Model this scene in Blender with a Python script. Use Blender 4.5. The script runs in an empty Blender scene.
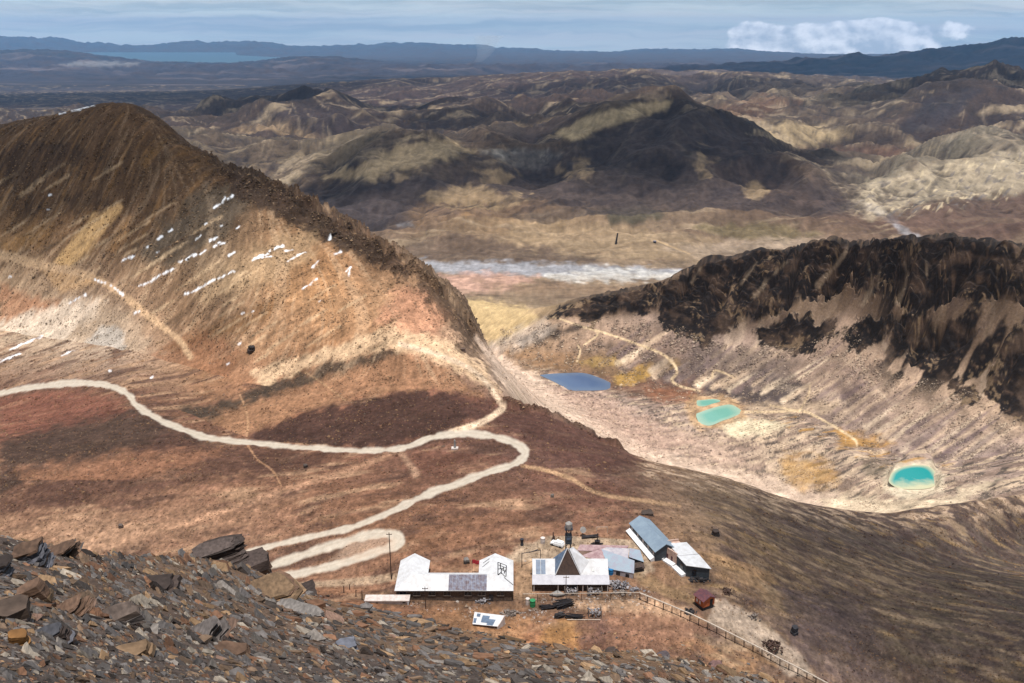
HAZE = 0.9e-5; EXPO = 0.35
import bpy, bmesh, math, random
import numpy as np
from mathutils import Vector, Matrix
rad = math.radians
SC = bpy.context.scene
COL = SC.collection
random.seed(7)
RNG = np.random.RandomState(11)

# ------------------------------------------------------------------ camera model
FPX, W, H = 900.0, 1024.0, 683.0
EYE_ROW = 30.0
PITCH = math.atan((H/2-EYE_ROW)/FPX)
SP, CP = math.sin(PITCH), math.cos(PITCH)

def px_to_ray(px, py):
    """photograph pixel -> (X/Y, -Z/Y): bearing and tangent of depression"""
    v = (np.asarray(py, float)-H/2)/FPX
    F = CP - v*SP
    return (np.asarray(px, float)-W/2)/FPX/F, (SP+v*CP)/F

def ray_to_px(s, T):
    q = CP + T*SP
    return W/2+FPX*s/q, H/2+FPX*(T*CP-SP)/q

def on_plane(px, py, z):
    s, T = px_to_ray(px, py)
    d = -z/T
    return Vector((float(s*d), float(d), z))

# ------------------------------------------------------------------ noise
_perm = np.concatenate([RNG.permutation(1024)]*2).astype(np.int32)
_ang = RNG.rand(1024)*2*math.pi
_gx, _gy = np.cos(_ang).astype(np.float32), np.sin(_ang).astype(np.float32)

def perlin(x, y, seed=0):
    x = np.asarray(x, np.float64)+seed*37.17
    y = np.asarray(y, np.float64)+seed*91.73
    xi = np.floor(x); yi = np.floor(y)
    fx = (x-xi).astype(np.float32); fy = (y-yi).astype(np.float32)
    xi = xi.astype(np.int64) & 1023; yi = yi.astype(np.int64) & 1023
    x1 = (xi+1) & 1023; y1 = (yi+1) & 1023
    u = fx*fx*fx*(fx*(fx*6-15)+10); v = fy*fy*fy*(fy*(fy*6-15)+10)
    px0 = _perm[xi]; px1 = _perm[x1]
    def g(p, yy, dx, dy):
        h = _perm[p+yy]
        return _gx[h]*dx+_gy[h]*dy
    a = g(px0, yi, fx, fy); b = g(px1, yi, fx-1, fy)
    c = g(px0, y1, fx, fy-1); d = g(px1, y1, fx-1, fy-1)
    ab = a+u*(b-a); cd = c+u*(d-c)
    return (ab+v*(cd-ab))*1.4

def fbm(x, y, octaves=4, seed=0, gain=.5):
    t = 0; a = 1; n = 0
    for o in range(octaves):
        t = t+a*perlin(x*2**o, y*2**o, seed+o*3); n += a; a *= gain
    return t/n

def sstep(a, b, x):
    t = np.clip((x-a)/(b-a), 0, 1)
    return t*t*(3-2*t)

def lin(c):
    c = np.asarray(c, float)/255.0
    return np.where(c <= .04045, c/12.92, ((c+.055)/1.055)**2.4)
ALB = .60                                   # photo's sunlit value -> base colour
def alb(*c):
    return lin(c)*ALB

# ------------------------------------------------------------------ terrain: survey lines (photo x, photo y, distance ahead in metres), near to far
ROWS = []
def row(name, pts, rough, lmax, n, cols):
    ROWS.append(dict(name=name, pts=pts, rough=rough, lmax=lmax, n=n, cols=cols))

SLATE = (92,80,74); HILL = (138,106,88); HEATH = (96,66,56)
row('feet', [(-400,900,1.6),(512,900,1.6),(1400,900,1.6)], .05, .5, 110, [(0,SLATE)])
row('scree', [(-400,650,5),(0,650,5.5),(200,655,8),(400,668,11),(600,682,13),(700,697,14.5),(800,724,16),(1000,800,19),(1300,900,20)], .05, 2, 120, [(0,SLATE)])
row('scree_edge', [(-400,532,14),(0,536,14),(30,543,14.5),(60,549,15),(90,556,16),(130,557,17.5),(170,556,19.5),(200,558,21),(250,566,25),(290,590,26),(330,602,25),(400,616,24),(480,635,22),(560,650,21),(640,652,21),(720,668,22),(800,688,22),(900,735,22),(1024,790,22),(1300,900,24)], .05, 2, 40, [(0,SLATE),(420,(150,115,85)),(560,(150,115,85)),(900,(110,85,66))])
row('drop', [(-400,580,23.8),(0,584,23.8),(30,591,24.65),(60,597,25.5),(90,604,27.2),(130,605,29.75),(170,604,33.15),(200,606,35.7),(250,614,42.5),(290,638,44.2),(330,650,42.5),(400,664,40.8),(480,683,37.4),(560,698,35.7),(640,700,35.7),(720,716,37.4),(800,736,37.4),(900,783,37.4),(1024,838,37.4),(1300,948,40.8)], .05, 2, 14, [(0,HILL)])
row('dip', [(-400,600,215),(0,600,215),(200,600,220),(290,598,214),(350,606,205),(400,624,192),(480,645,187),(560,660,184),(640,662,185),(720,678,184),(800,698,183),(900,735,182),(1024,775,182),(1300,820,184)], .05, 12, 44, [(0,HILL),(480,(158,108,74)),(640,(160,112,84)),(800,(160,124,92)),(1000,(118,96,78))])
row('fence_terrace', [(-400,545,255),(0,545,258),(200,545,255),(300,556,245),(400,590,218),(480,597,215),(560,600,213.5),(640,600,213.5),(720,620,205),(800,640,205),(900,660,206),(1024,680,206),(1300,720,210)], .05, 14, 70, [(0,(158,123,98)),(250,(148,112,90)),(400,(142,105,83)),(640,(148,114,90)),(760,(135,110,86)),(900,(116,99,81)),(1024,(102,86,73))])
row('behind_lodge', [(-400,480,300),(0,480,305),(200,480,300),(300,500,280),(400,540,243),(560,535,246),(640,540,243),(720,555,238),(800,580,245),(900,590,265),(1024,595,285),(1300,600,330)], 0.07, 20, 110, [(0,(134,98,78)),(250,(142,105,83)),(420,(136,98,75)),(600,(143,105,83)),(720,(161,130,101)),(830,(136,113,89)),(1024,(102,89,76))])
row('road_level', [(-400,405,560),(0,395,468),(130,388,422),(250,440,345),(400,450,322),(500,455,310),(560,470,300),(640,490,285),(720,510,285),(800,530,300),(900,545,330),(1024,545,370),(1300,540,430)], 0.08, 25, 80, [(0,(123,87,71)),(130,(126,92,74)),(300,(125,88,69)),(500,(111,81,70)),(600,(106,77,68)),(720,(154,128,104)),(850,(108,93,82)),(1024,(99,86,76))])
row('rim', [(-400,330,700),(0,330,590),(130,350,490),(200,370,445),(250,385,408),(330,392,390),(400,385,384),(470,398,370),(540,416,362),(600,440,350),(640,460,336),(730,480,345),(800,505,345),(880,515,366),(960,505,375),(1024,495,400),(1300,470,420)], 0.09, 30, 80, [(0,(205,178,150)),(100,(190,165,142)),(200,(170,128,96)),(330,(165,112,86)),(470,(128,88,72)),(600,(110,78,66)),(720,(160,132,106)),(850,(100,84,76)),(1024,(96,80,72))])
row('flank', [(-400,230,830),(0,230,690),(130,240,590),(250,280,488),(330,310,446),(400,330,420),(470,362,404),(505,385,400),(540,425,420),(600,455,400),(640,480,390),(730,500,420),(800,525,420),(880,535,400),(960,525,398),(1024,512,416),(1300,480,435)], 0.12, 45, 150, [(0,(165,125,88)),(100,(140,104,74)),(220,(150,124,98)),(330,(205,152,106)),(430,(205,160,128)),(520,(215,188,165)),(800,(205,180,155))])
row('crest', [(-400,205,980),(-100,150,860),(0,127,800),(50,118,770),(85,110,745),(105,105,730),(130,105,712),(148,113,695),(165,124,680),(190,150,650),(215,165,630),(250,180,602),(270,186,588),(290,197,574),(320,213,552),(350,232,528),(380,252,506),(410,270,482),(430,285,470),(450,306,456),(472,331,440),(500,366,560),(540,400,740),(600,432,680),(640,455,640),(730,475,600),(800,500,530),(880,512,455),(960,503,430),(1024,492,440),(1300,470,450)], 0.13, 45, 36, [(0,(84,64,48)),(130,(84,62,46)),(250,(80,62,50)),(380,(120,92,70)),(472,(150,120,95)),(540,(208,178,154)),(700,(200,172,150)),(880,(214,188,160)),(1024,(180,155,140))])
row('floor', [(-400,230,1250),(0,170,1080),(130,150,1000),(250,230,880),(320,270,820),(380,310,800),(430,330,780),(472,362,790),(520,385,950),(577,383,955),(640,410,843),(720,412,792),(800,430,692),(880,470,535),(950,475,496),(1024,465,486),(1300,440,470)], 0.04, 30, 40, [(0,HILL),(500,(205,180,160)),(577,(175,150,135)),(680,(190,165,150)),(780,(205,178,152)),(880,(190,165,145)),(1024,(170,145,132))])
row('scree_foot', [(-400,350,1500),(0,350,1500),(250,350,1450),(400,360,1300),(472,365,1150),(500,350,1080),(540,362,1030),(577,374,990),(610,377,975),(660,385,945),(720,392,880),(790,405,775),(840,425,690),(880,450,608),(950,462,552),(1024,450,536),(1300,420,512)], 0.03, 25, 110, [(0,HILL),(500,(190,150,115)),(577,(128,100,80)),(660,(130,98,82)),(790,(120,100,92)),(860,(168,145,132)),(1024,(160,138,128))])
row('cliff_foot', [(-400,330,1800),(0,330,1800),(250,330,1700),(400,335,1400),(460,335,1280),(500,330,1160),(560,322,1084),(600,322,1073),(650,318,1045),(690,328,998),(725,347,945),(760,340,918),(800,352,868),(850,315,838),(880,362,735),(910,380,682),(940,378,657),(1000,405,592),(1024,420,566),(1300,420,530)], 0.08, 40, 45, [(0,HILL),(500,(205,170,130)),(560,(190,160,135)),(700,(160,138,126)),(850,(196,166,142)),(1024,(200,170,142))])
row('ledge', [(-400,318,1950),(0,318,1950),(250,318,1850),(400,322,1550),(460,324,1340),(500,323,1200),(560,315,1093),(610,309,1083),(650,303,1062),(690,293,1026),(735,300,975),(800,296,905),(850,292,862),(900,300,752),(940,300,706),(1000,308,646),(1024,312,622),(1300,300,560)], .18, 60, 75, [(0,HILL),(500,(204,174,134)),(560,(120,100,84)),(610,(38,33,31)),(1024,(38,33,31))])
row('ridge_top', [(-400,300,2100),(0,300,2100),(250,300,2000),(400,305,1700),(450,312,1440),(500,316,1240),(540,313,1150),(560,309,1105),(580,303,1097),(610,297,1093),(640,292,1073),(660,285,1064),(675,277,1056),(690,268,1044),(710,259,1018),(735,254,1000),(765,251,978),(785,253,955),(800,248,930),(815,241,912),(830,238,895),(845,244,868),(860,246,845),(880,244,812),(900,240,780),(920,238,757),(945,237,733),(965,241,714),(990,242,690),(1010,247,670),(1024,251,658),(1100,240,620),(1300,200,580)], 0.1, 40, 14, [(0,HILL),(480,(208,178,132)),(540,(190,160,125)),(580,(40,34,32)),(1024,(36,31,30))])
row('behind_ridge', [(-400,290,2300),(0,290,2300),(250,290,2200),(400,295,2000),(450,300,1750),(500,305,1500),(540,320,1330),(600,325,1350),(700,310,1270),(800,300,1150),(940,300,980),(1024,300,910),(1300,280,820)], .04, 80, 30, [(0,HILL),(480,(205,175,125)),(600,(150,120,95)),(1024,(140,115,95))])
row('plain_near', [(-400,290,2450),(512,290,2450),(1400,290,2450)], .012, 120, 130, [(0,(152,129,107)),(1024,(144,124,103))])
row('hill_foot', [(-400,222,3500),(300,224,3450),(380,240,3180),(450,236,3240),(500,228,3350),(560,230,3330),(640,230,3330),(700,226,3390),(750,226,3390),(850,232,3300),(940,242,3150),(1024,247,3080),(1300,250,3000)], 0.34, 700, 150, [(0,(125,103,83)),(380,(117,96,79)),(500,(146,120,92)),(660,(125,105,86)),(850,(107,85,72)),(1024,(108,85,72))])
row('hill_top', [(-400,150,5000),(0,150,5000),(200,148,5000),(280,158,4700),(330,164,4300),(360,154,4300),(400,146,4300),(430,144,4350),(470,147,4450),(500,143,4550),(530,146,4650),(560,134,4800),(590,118,4850),(615,109,4850),(645,106,4850),(670,104,4800),(680,106,4750),(692,114,4650),(712,128,4550),(740,141,4400),(762,152,4250),(812,174,3950),(850,191,3720),(872,199,3680),(890,186,3800),(927,164,4100),(970,150,4200),(1024,145,4300),(1300,130,4500)], 0.45, 900, 30, [(0,(72,61,54)),(330,(113,100,82)),(430,(106,93,77)),(520,(64,55,51)),(620,(86,74,63)),(700,(60,50,45)),(800,(65,54,48)),(870,(124,113,97)),(960,(127,117,101)),(1024,(127,117,102))])
row('trough', [(-400,150,6000),(200,145,6000),(300,150,5800),(400,150,5800),(500,152,5800),(560,148,6000),(640,130,6000),(720,140,5800),(800,164,5000),(850,165,5000),(920,168,5200),(1024,152,5500),(1300,140,5500)], 0.5, 1000, 60, [(0,(72,58,51)),(400,(69,57,51)),(700,(99,84,68)),(860,(78,63,54)),(1024,(72,58,52))])
row('second_hills', [(-400,125,9000),(0,125,9000),(180,130,8000),(230,118,7600),(260,111,7500),(290,109,7500),(330,112,7500),(360,120,7500),(380,128,7600),(430,126,7600),(480,121,7600),(540,118,7600),(600,113,7800),(660,113,8000),(720,118,8000),(780,112,8200),(830,112,8200),(870,108,8000),(900,101,7800),(925,94,7600),(945,91,7600),(970,89,7600),(990,85,7600),(1005,89,7600),(1024,95,7600),(1100,110,7600),(1300,120,7800)], 0.5, 1300, 60, [(0,(62,53,49)),(230,(77,65,56)),(300,(54,46,43)),(420,(70,58,51)),(600,(77,62,54)),(760,(110,97,82)),(860,(104,92,78)),(930,(52,45,42)),(990,(71,60,53)),(1024,(62,53,49))])
row('second_trough', [(-400,112,11000),(200,112,11000),(400,112,10500),(560,108,10500),(700,108,10500),(800,105,10500),(900,105,10500),(1024,108,10500),(1300,105,10500)], 0.45, 1600, 60, [(0,(74,62,62)),(400,(84,66,60)),(600,(90,72,62)),(850,(128,110,92)),(1024,(88,76,70))])
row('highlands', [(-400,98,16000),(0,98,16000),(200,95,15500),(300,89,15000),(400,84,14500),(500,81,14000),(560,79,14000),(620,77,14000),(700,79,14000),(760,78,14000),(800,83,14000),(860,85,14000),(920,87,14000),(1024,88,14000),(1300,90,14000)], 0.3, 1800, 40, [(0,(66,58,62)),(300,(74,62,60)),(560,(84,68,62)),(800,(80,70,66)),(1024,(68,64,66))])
row('plain', [(-400,85,24000),(700,85,24000),(800,86,21000),(1024,86,20000),(1300,86,20000)], .012, 900, 46, [(0,(54,51,55)),(512,(57,51,53)),(1024,(45,45,48))])  # plain darkened in its colours to stand for cloud shade
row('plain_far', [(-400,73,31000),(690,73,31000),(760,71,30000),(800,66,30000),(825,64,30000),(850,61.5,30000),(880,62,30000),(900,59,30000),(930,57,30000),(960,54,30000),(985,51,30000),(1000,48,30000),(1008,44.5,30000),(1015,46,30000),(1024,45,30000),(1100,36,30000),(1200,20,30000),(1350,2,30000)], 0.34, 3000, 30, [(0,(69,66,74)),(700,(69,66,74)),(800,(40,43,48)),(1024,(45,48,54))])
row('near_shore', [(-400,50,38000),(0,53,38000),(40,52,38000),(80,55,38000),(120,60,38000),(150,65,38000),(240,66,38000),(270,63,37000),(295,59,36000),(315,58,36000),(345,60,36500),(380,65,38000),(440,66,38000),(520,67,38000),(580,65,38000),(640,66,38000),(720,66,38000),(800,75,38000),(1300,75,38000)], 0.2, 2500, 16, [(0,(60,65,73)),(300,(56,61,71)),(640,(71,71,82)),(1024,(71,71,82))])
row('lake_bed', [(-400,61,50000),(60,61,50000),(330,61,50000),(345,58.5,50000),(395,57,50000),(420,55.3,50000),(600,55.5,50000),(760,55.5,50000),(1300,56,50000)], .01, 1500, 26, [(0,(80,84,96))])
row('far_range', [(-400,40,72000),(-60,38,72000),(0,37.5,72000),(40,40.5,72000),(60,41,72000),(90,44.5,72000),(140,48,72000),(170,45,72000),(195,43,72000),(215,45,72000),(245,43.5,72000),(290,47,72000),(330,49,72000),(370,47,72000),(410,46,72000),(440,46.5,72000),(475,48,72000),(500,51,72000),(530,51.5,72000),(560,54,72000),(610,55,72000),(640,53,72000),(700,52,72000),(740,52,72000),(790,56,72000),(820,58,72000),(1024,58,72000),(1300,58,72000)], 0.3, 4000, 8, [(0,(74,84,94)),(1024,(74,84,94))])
row('world_end', [(-400,58,90000),(1300,58,90000)], .0, 100, 0, [(0,(74,84,94))])

NC = 1560
S_AX = np.linspace(-.86, .86, NC)
def smooth_cols(a, sig):
    k = np.arange(-3*int(sig)-1, 3*int(sig)+2)
    w = np.exp(-.5*(k/sig)**2); w /= w.sum()
    return np.convolve(np.pad(a, len(k)//2, mode='edge'), w, 'valid')
KD, KZ, KCOL, KS = [], [], [], []
WIDE = {'feet': 5.0, 'scree': 2.2, 'scree_edge': 1.35, 'drop': 1.15}      # the ground round the camera reaches well past the frame
for r in ROWS:
    S_R = S_AX*(1+(WIDE.get(r['name'], 1)-1)*np.abs(S_AX/.86)**2); KS.append(S_R)
    p = np.array(r['pts'], float)
    s, T = px_to_ray(p[:,0], p[:,1])
    o = np.argsort(s)
    s, T, d = s[o], T[o], p[o,2]
    t_c = np.interp(S_R, s, T); d_c = np.exp(np.interp(S_R, s, np.log(d)))
    sg = 5 if r['name'] in ('ridge_top','crest','far_range','plain_far','second_hills','hill_top') else 14
    t_c = smooth_cols(t_c, sg); d_c = np.exp(smooth_cols(np.log(d_c), 14))
    KD.append(d_c); KZ.append(-t_c*d_c)
    px_c, _ = ray_to_px(S_R, t_c)
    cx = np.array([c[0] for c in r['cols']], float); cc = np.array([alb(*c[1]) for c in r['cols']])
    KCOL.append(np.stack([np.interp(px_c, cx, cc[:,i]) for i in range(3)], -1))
KD = np.array(KD); KZ = np.array(KZ); KCOL = np.array(KCOL)
for k in range(1, len(KD)):
    KD[k] = np.maximum(KD[k], KD[k-1]*1.012)
h = np.diff(KD, axis=0); dl = np.diff(KZ, axis=0)/h
m = np.zeros_like(KZ); m[0] = dl[0]; m[-1] = dl[-1]
w1 = 2*h[1:]+h[:-1]; w2 = h[1:]+2*h[:-1]
with np.errstate(divide='ignore', invalid='ignore'):
    hm = (w1+w2)/(w1/dl[:-1]+w2/dl[1:])
m[1:-1] = np.where(dl[:-1]*dl[1:] > 0, hm, 0)
Dl, Zl, Cl, Rl, Ll, Ul, Sl = [], [], [], [], [], [], []
for k in range(len(ROWS)-1):
    n = ROWS[k]['n']
    for i in range(n):
        t = i/n
        d = KD[k]*(KD[k+1]/KD[k])**t
        q = (d-KD[k])/h[k]
        z = ((1+2*q)*(1-q)**2)*KZ[k]+q*(1-q)**2*h[k]*m[k]+q*q*(3-2*q)*KZ[k+1]+q*q*(q-1)*h[k]*m[k+1]
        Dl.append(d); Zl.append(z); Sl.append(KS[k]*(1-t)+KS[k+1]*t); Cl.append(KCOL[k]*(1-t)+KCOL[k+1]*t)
        Rl.append(ROWS[k]['rough']*(1-t)+ROWS[k+1]['rough']*t)
        Ll.append(ROWS[k]['lmax']**(1-t)*ROWS[k+1]['lmax']**t); Ul.append(k+t)
Dl.append(KD[-1]); Zl.append(KZ[-1]); Sl.append(KS[-1]); Cl.append(KCOL[-1]); Rl.append(0); Ll.append(100); Ul.append(len(ROWS)-1)
S_G = np.array(Sl); D = np.array(Dl); Z = np.array(Zl); C = np.array(Cl); ROUGH = np.array(Rl); LMAX = np.array(Ll); U = np.array(Ul)
del Dl, Zl, Cl
NR = len(U)
X = S_G*D; Y = D
K = {r['name']: i for i, r in enumerate(ROWS)}
def rows_between(a, b):
    i0 = int(np.searchsorted(U, K[a] if isinstance(a, str) else a)); i1 = int(np.searchsorted(U, K[b] if isinstance(b, str) else b))
    return slice(i0, i1)
PX, PY = ray_to_px(S_G, -Z/D)

# ------------------------------------------------------------------ areas measured on the photograph, laid on the ground
def poly_sd(pts, x, y):
    """signed distance (positive inside) in photo pixels"""
    p = np.array(pts, float); q = np.roll(p, -1, 0)
    best = np.full(x.shape, 1e18); ins = np.zeros(x.shape, bool)
    for (ax, ay), (bx, by) in zip(p, q):
        ex, ey = bx-ax, by-ay
        t = np.clip(((x-ax)*ex+(y-ay)*ey)/(ex*ex+ey*ey+1e-9), 0, 1)
        best = np.minimum(best, (x-ax-t*ex)**2+(y-ay-t*ey)**2)
        if ay != by:
            c = ((ay > y) != (by > y)) & (x < (bx-ax)*(y-ay)/(by-ay)+ax)
            ins ^= c
    return np.where(ins, 1, -1)*np.sqrt(best)

def line_d(pts, x, y):
    """(distance - half width) in photo pixels to a polyline of (x, y, width)"""
    best = np.full(x.shape, 1e9)
    for (ax, ay, aw), (bx, by, bw) in zip(pts[:-1], pts[1:]):
        ex, ey = bx-ax, by-ay
        t = np.clip(((x-ax)*ex+(y-ay)*ey)/(ex*ex+ey*ey+1e-9), 0, 1)
        best = np.minimum(best, np.hypot(x-ax-t*ex, y-ay-t*ey)-.5*(aw+t*(bw-aw)))
    return best

def spline(pts, n=6):
    p = np.array([(a+(4,))[:3] if len(a) < 3 else a for a in pts], float)
    out = []
    for i in range(len(p)-1):
        p0, p1, p2, p3 = p[max(i-1,0)], p[i], p[i+1], p[min(i+2,len(p)-1)]
        for k in range(n):
            t = k/n
            out.append(.5*((2*p1)+(-p0+p2)*t+(2*p0-5*p1+4*p2-p3)*t*t+(-p0+3*p1-3*p2+p3)*t**3))
    out.append(p[-1])
    return [tuple(a) for a in out]

def region(a, b, xs, ys, pad):
    rs = rows_between(a, b)
    x, y = PX[rs], PY[rs]
    mk = (x > min(xs)-pad) & (x < max(xs)+pad) & (y > min(ys)-pad) & (y < max(ys)+pad)
    return rs, mk

def mask_poly(a, b, pts, feather=3, warp=0, wl=12, seed=0):
    xs = [p[0] for p in pts]; ys = [p[1] for p in pts]
    rs, mk = region(a, b, xs, ys, feather+warp*1.5+2)
    out = np.zeros(mk.shape, np.float32)
    if mk.any():
        x, y = PX[rs][mk], PY[rs][mk]
        sd = poly_sd(pts, x, y)
        if warp:
            foot = wl*np.median(D[rs][mk])/FPX
            sd = sd+warp*1.6*fbm(X[rs][mk]/foot, Y[rs][mk]/foot/1.7, 4, seed+5)
        out[mk] = sstep(-feather, feather, sd)
    return rs, out

def mask_line(a, b, pts, feather=1.2, warp=0, wl=8, seed=0):
    xs = [p[0] for p in pts]; ys = [p[1] for p in pts]
    rs, mk = region(a, b, xs, ys, 14+warp*2)
    out = np.zeros(mk.shape, np.float32)
    if mk.any():
        x, y = PX[rs][mk], PY[rs][mk]
        sd = -line_d(pts, x, y)
        if warp:
            foot = wl*np.median(D[rs][mk])/FPX
            sd = sd+warp*1.6*fbm(X[rs][mk]/foot, Y[rs][mk]/foot/1.7, 3, seed+9)
        out[mk] = sstep(-feather, feather, sd)
    return rs, out
# ------------------------------------------------------------------ tracks, ponds, snow, flat ground
TRACK = spline([(-90,408,8),(0,393,8),(40,386.5,9),(80,383,10),(105,385,9.5),(121,390,9),(130,397,8.5),(138,407,9),(160,420,9),(185,430.5,9),(210,438.5,9),(240,442,8),(280,446,7.5),(320,449,7.5),(360,451,7.5),(390,450,8),(410,446,9),(430,438,10),(455,434,10),(480,435,10),(505,440,10),(521,447.5,12),(525,455,12),(513,465,10),(490,472,10),(460,483,10),(430,493,10),(405,505,10),(380,517,9),(355,526,9),(320,535,9),(285,543,8.5),(250,552,8.5),(205,563,8.5)])
LOOP = spline([(200,592,12),(265,568,10),(300,556,11),(330,546,12),(360,537.5,12),(385,534,13),(400,538,13),(396,545,12),(375,553,12),(350,561,11),(320,569,11),(280,578,11),(230,592,12)])
SPUR = spline([(452,433,8),(478,424,6),(497,413,6),(503,407,6),(498,399,5),(490,387,5),(480,376,5),(463,365,5),(430,352,5),(400,344,5)])
HILLPATH = spline([(-60,244,9),(0,255,10),(40,265,9),(80,273,7),(105,283,6),(125,297,7),(145,313,7),(160,325,6),(178,339,6),(190,356,6)])
ROADM = np.zeros(Z.shape, np.float32)
def put(rm, arr, mode='max'):
    rs, mk = rm
    arr[rs] = np.maximum(arr[rs], mk)
TRACK = [(a,b,w*(.66+.10*math.sin(i*.9)+.06*math.sin(i*2.3))) for i,(a,b,w) in enumerate(TRACK)]; LOOP = [(a,b,w*(.72+.10*math.sin(i*.8))) for i,(a,b,w) in enumerate(LOOP)]
put(mask_line('dip','rim',TRACK,1.3,1.1,13,1), ROADM)
put(mask_line('dip','rim',LOOP,1.8,1.6,16,2), ROADM)
SNOW_LINES = [[(185,293,2),(203,288,3),(215,281,2.5),(225,277,3),(234,272,2)],[(139,287.5,2),(150,283,3),(159,277,3),(168,273,2)],[(166,273,1.5),(176,268,2)],
 [(121,262.5,3),(128,260,4),(135,257,3)],[(252,262,2),(262,257,4),(268,254.5,3)],[(270,253,2.5),(283,246.5,3.5)],[(262,259,3),(275,258,2)],[(302,290,2),(310,286,3),(317,281,2)],
 [(288,263,2.5),(297,257,2)],[(285,252,2),(293,249,3)],[(298,256,2),(305,252,2)],[(228,257,2.5),(234,254,2.5)],[(180,262,2),(196,254,3)],[(200,254,2.5),(207,250,2.5)],
 [(157,241,3),(162,238,3)],[(169,233,4),(172,231,3)],[(210,241,3),(217,238,3)],[(214,247,2),(224,243,3)],[(95,279.5,3),(106,284.5,4)],[(111,287,3),(124,296,4)],[(135,314,3),(140,312,3)],
 [(22,405,2),(34,402,3),(45,399,2)],[(0,417,3),(8,413,3)],[(0,410,2),(10,407,2)],[(80,403,2.5),(83,400,2)],[(72,112,2),(80,110,3),(94,106.5,2.5)],[(60,115,2),(66,113,2)],
 [(0,362,2),(20,354,3)],[(10,350,2),(30,342,3),(42,336,2)],[(70,304,2),(85,296,3)],[(62,356,2),(74,350,2)],[(312,268,3),(318,264,3)],[(335,258,2),(341,255,2.5)],[(346,272,3),(350,268,3),(349,277,3)],
 [(214,210,2),(222,204,3),(226,199,3)],[(228,201,3),(233,198,3)],[(195,240,2),(201,236,2)]]
SNOW_DOTS = [(50,195),(48,208),(147,249),(158,253),(219,243),(238,228),(222,228),(152,378),(228,364),(240,345),(320,301),(243,315),(330,240),(206,226),(110,371),(58,420),(253,313),(10,278)]
SNOWM = np.zeros(Z.shape, np.float32)
for i, l in enumerate(SNOW_LINES):
    put(mask_line('road_level','floor',[(a,b,w*.5) for a,b,w in l],.8,1.6,5,i), SNOWM)
for i, (x, y) in enumerate(SNOW_DOTS):
    put(mask_line('road_level','floor',[(x-.9,y+.4,1.2),(x+1.0,y-.4,1.0)],.8,.9,4,i+50), SNOWM)
SNOWM[rows_between(0,'road_level')] = 0

PONDS = [  # name, label, outline in photo pixels, level, colour
 ('lake','water',[(541,375),(552,373.5),(565,373),(585,373.5),(598,378),(609,384),(611,387),(603,389.5),(585,390.5),(570,389),(556,383),(544,377.5)],'b'),
 ('pond','water',[(697,401),(705,399.5),(715,399.5),(722,401.5),(718,404.5),(708,406),(699,405)],'t'),
 ('pond','water',[(697,413),(710,409),(727,405.5),(735,407),(741,412),(733,417),(722,421),(710,425),(702,423.5),(697,418)],'t'),
 ('pond','water',[(891,474),(897,469),(908,466),(922,465.5),(932,469),(938,477),(936,484),(925,487.5),(910,489),(897,486.5),(891,481)],'g')]
_pr = random.Random(5)
PONDS = [(a,b,[(x+_pr.uniform(-1.3,1.3),y+_pr.uniform(-.6,.6)) for x,y in c],d) for a,b,c,d in PONDS]
PONDZ = []
for nm, _, pts, kind in PONDS:
    cx = sum(p[0] for p in pts)/len(pts); cy = sum(p[1] for p in pts)/len(pts)
    rs = rows_between('rim','cliff_foot')
    d2 = (PX[rs]-cx)**2+(PY[rs]-cy)**2
    d2[D[rs] < 440] = 1e9
    i = np.unravel_index(np.argmin(d2), d2.shape)
    PONDZ.append(float(Z[rs][i])+.2)
FLAT = np.ones(Z.shape, np.float32)          # roughness multiplier
for (nm, _, pts, kind), zz in zip(PONDS, PONDZ):
    rs, mk = mask_poly('rim','cliff_foot', pts, 7)
    mk = np.where(D[rs] < 440, 0, sstep(0, .7, mk))
    Z[rs] = Z[rs]*(1-mk)+(zz-.3)*mk
    FLAT[rs] *= (1-mk)
rs, mk = mask_poly('dip','road_level',[(370,585),(395,540),(520,528),(620,520),(720,560),(730,600),(640,625),(480,622),(370,606)],14)
FLAT[rs] *= 1-.8*mk
FLAT *= 1-.85*ROADM
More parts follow.
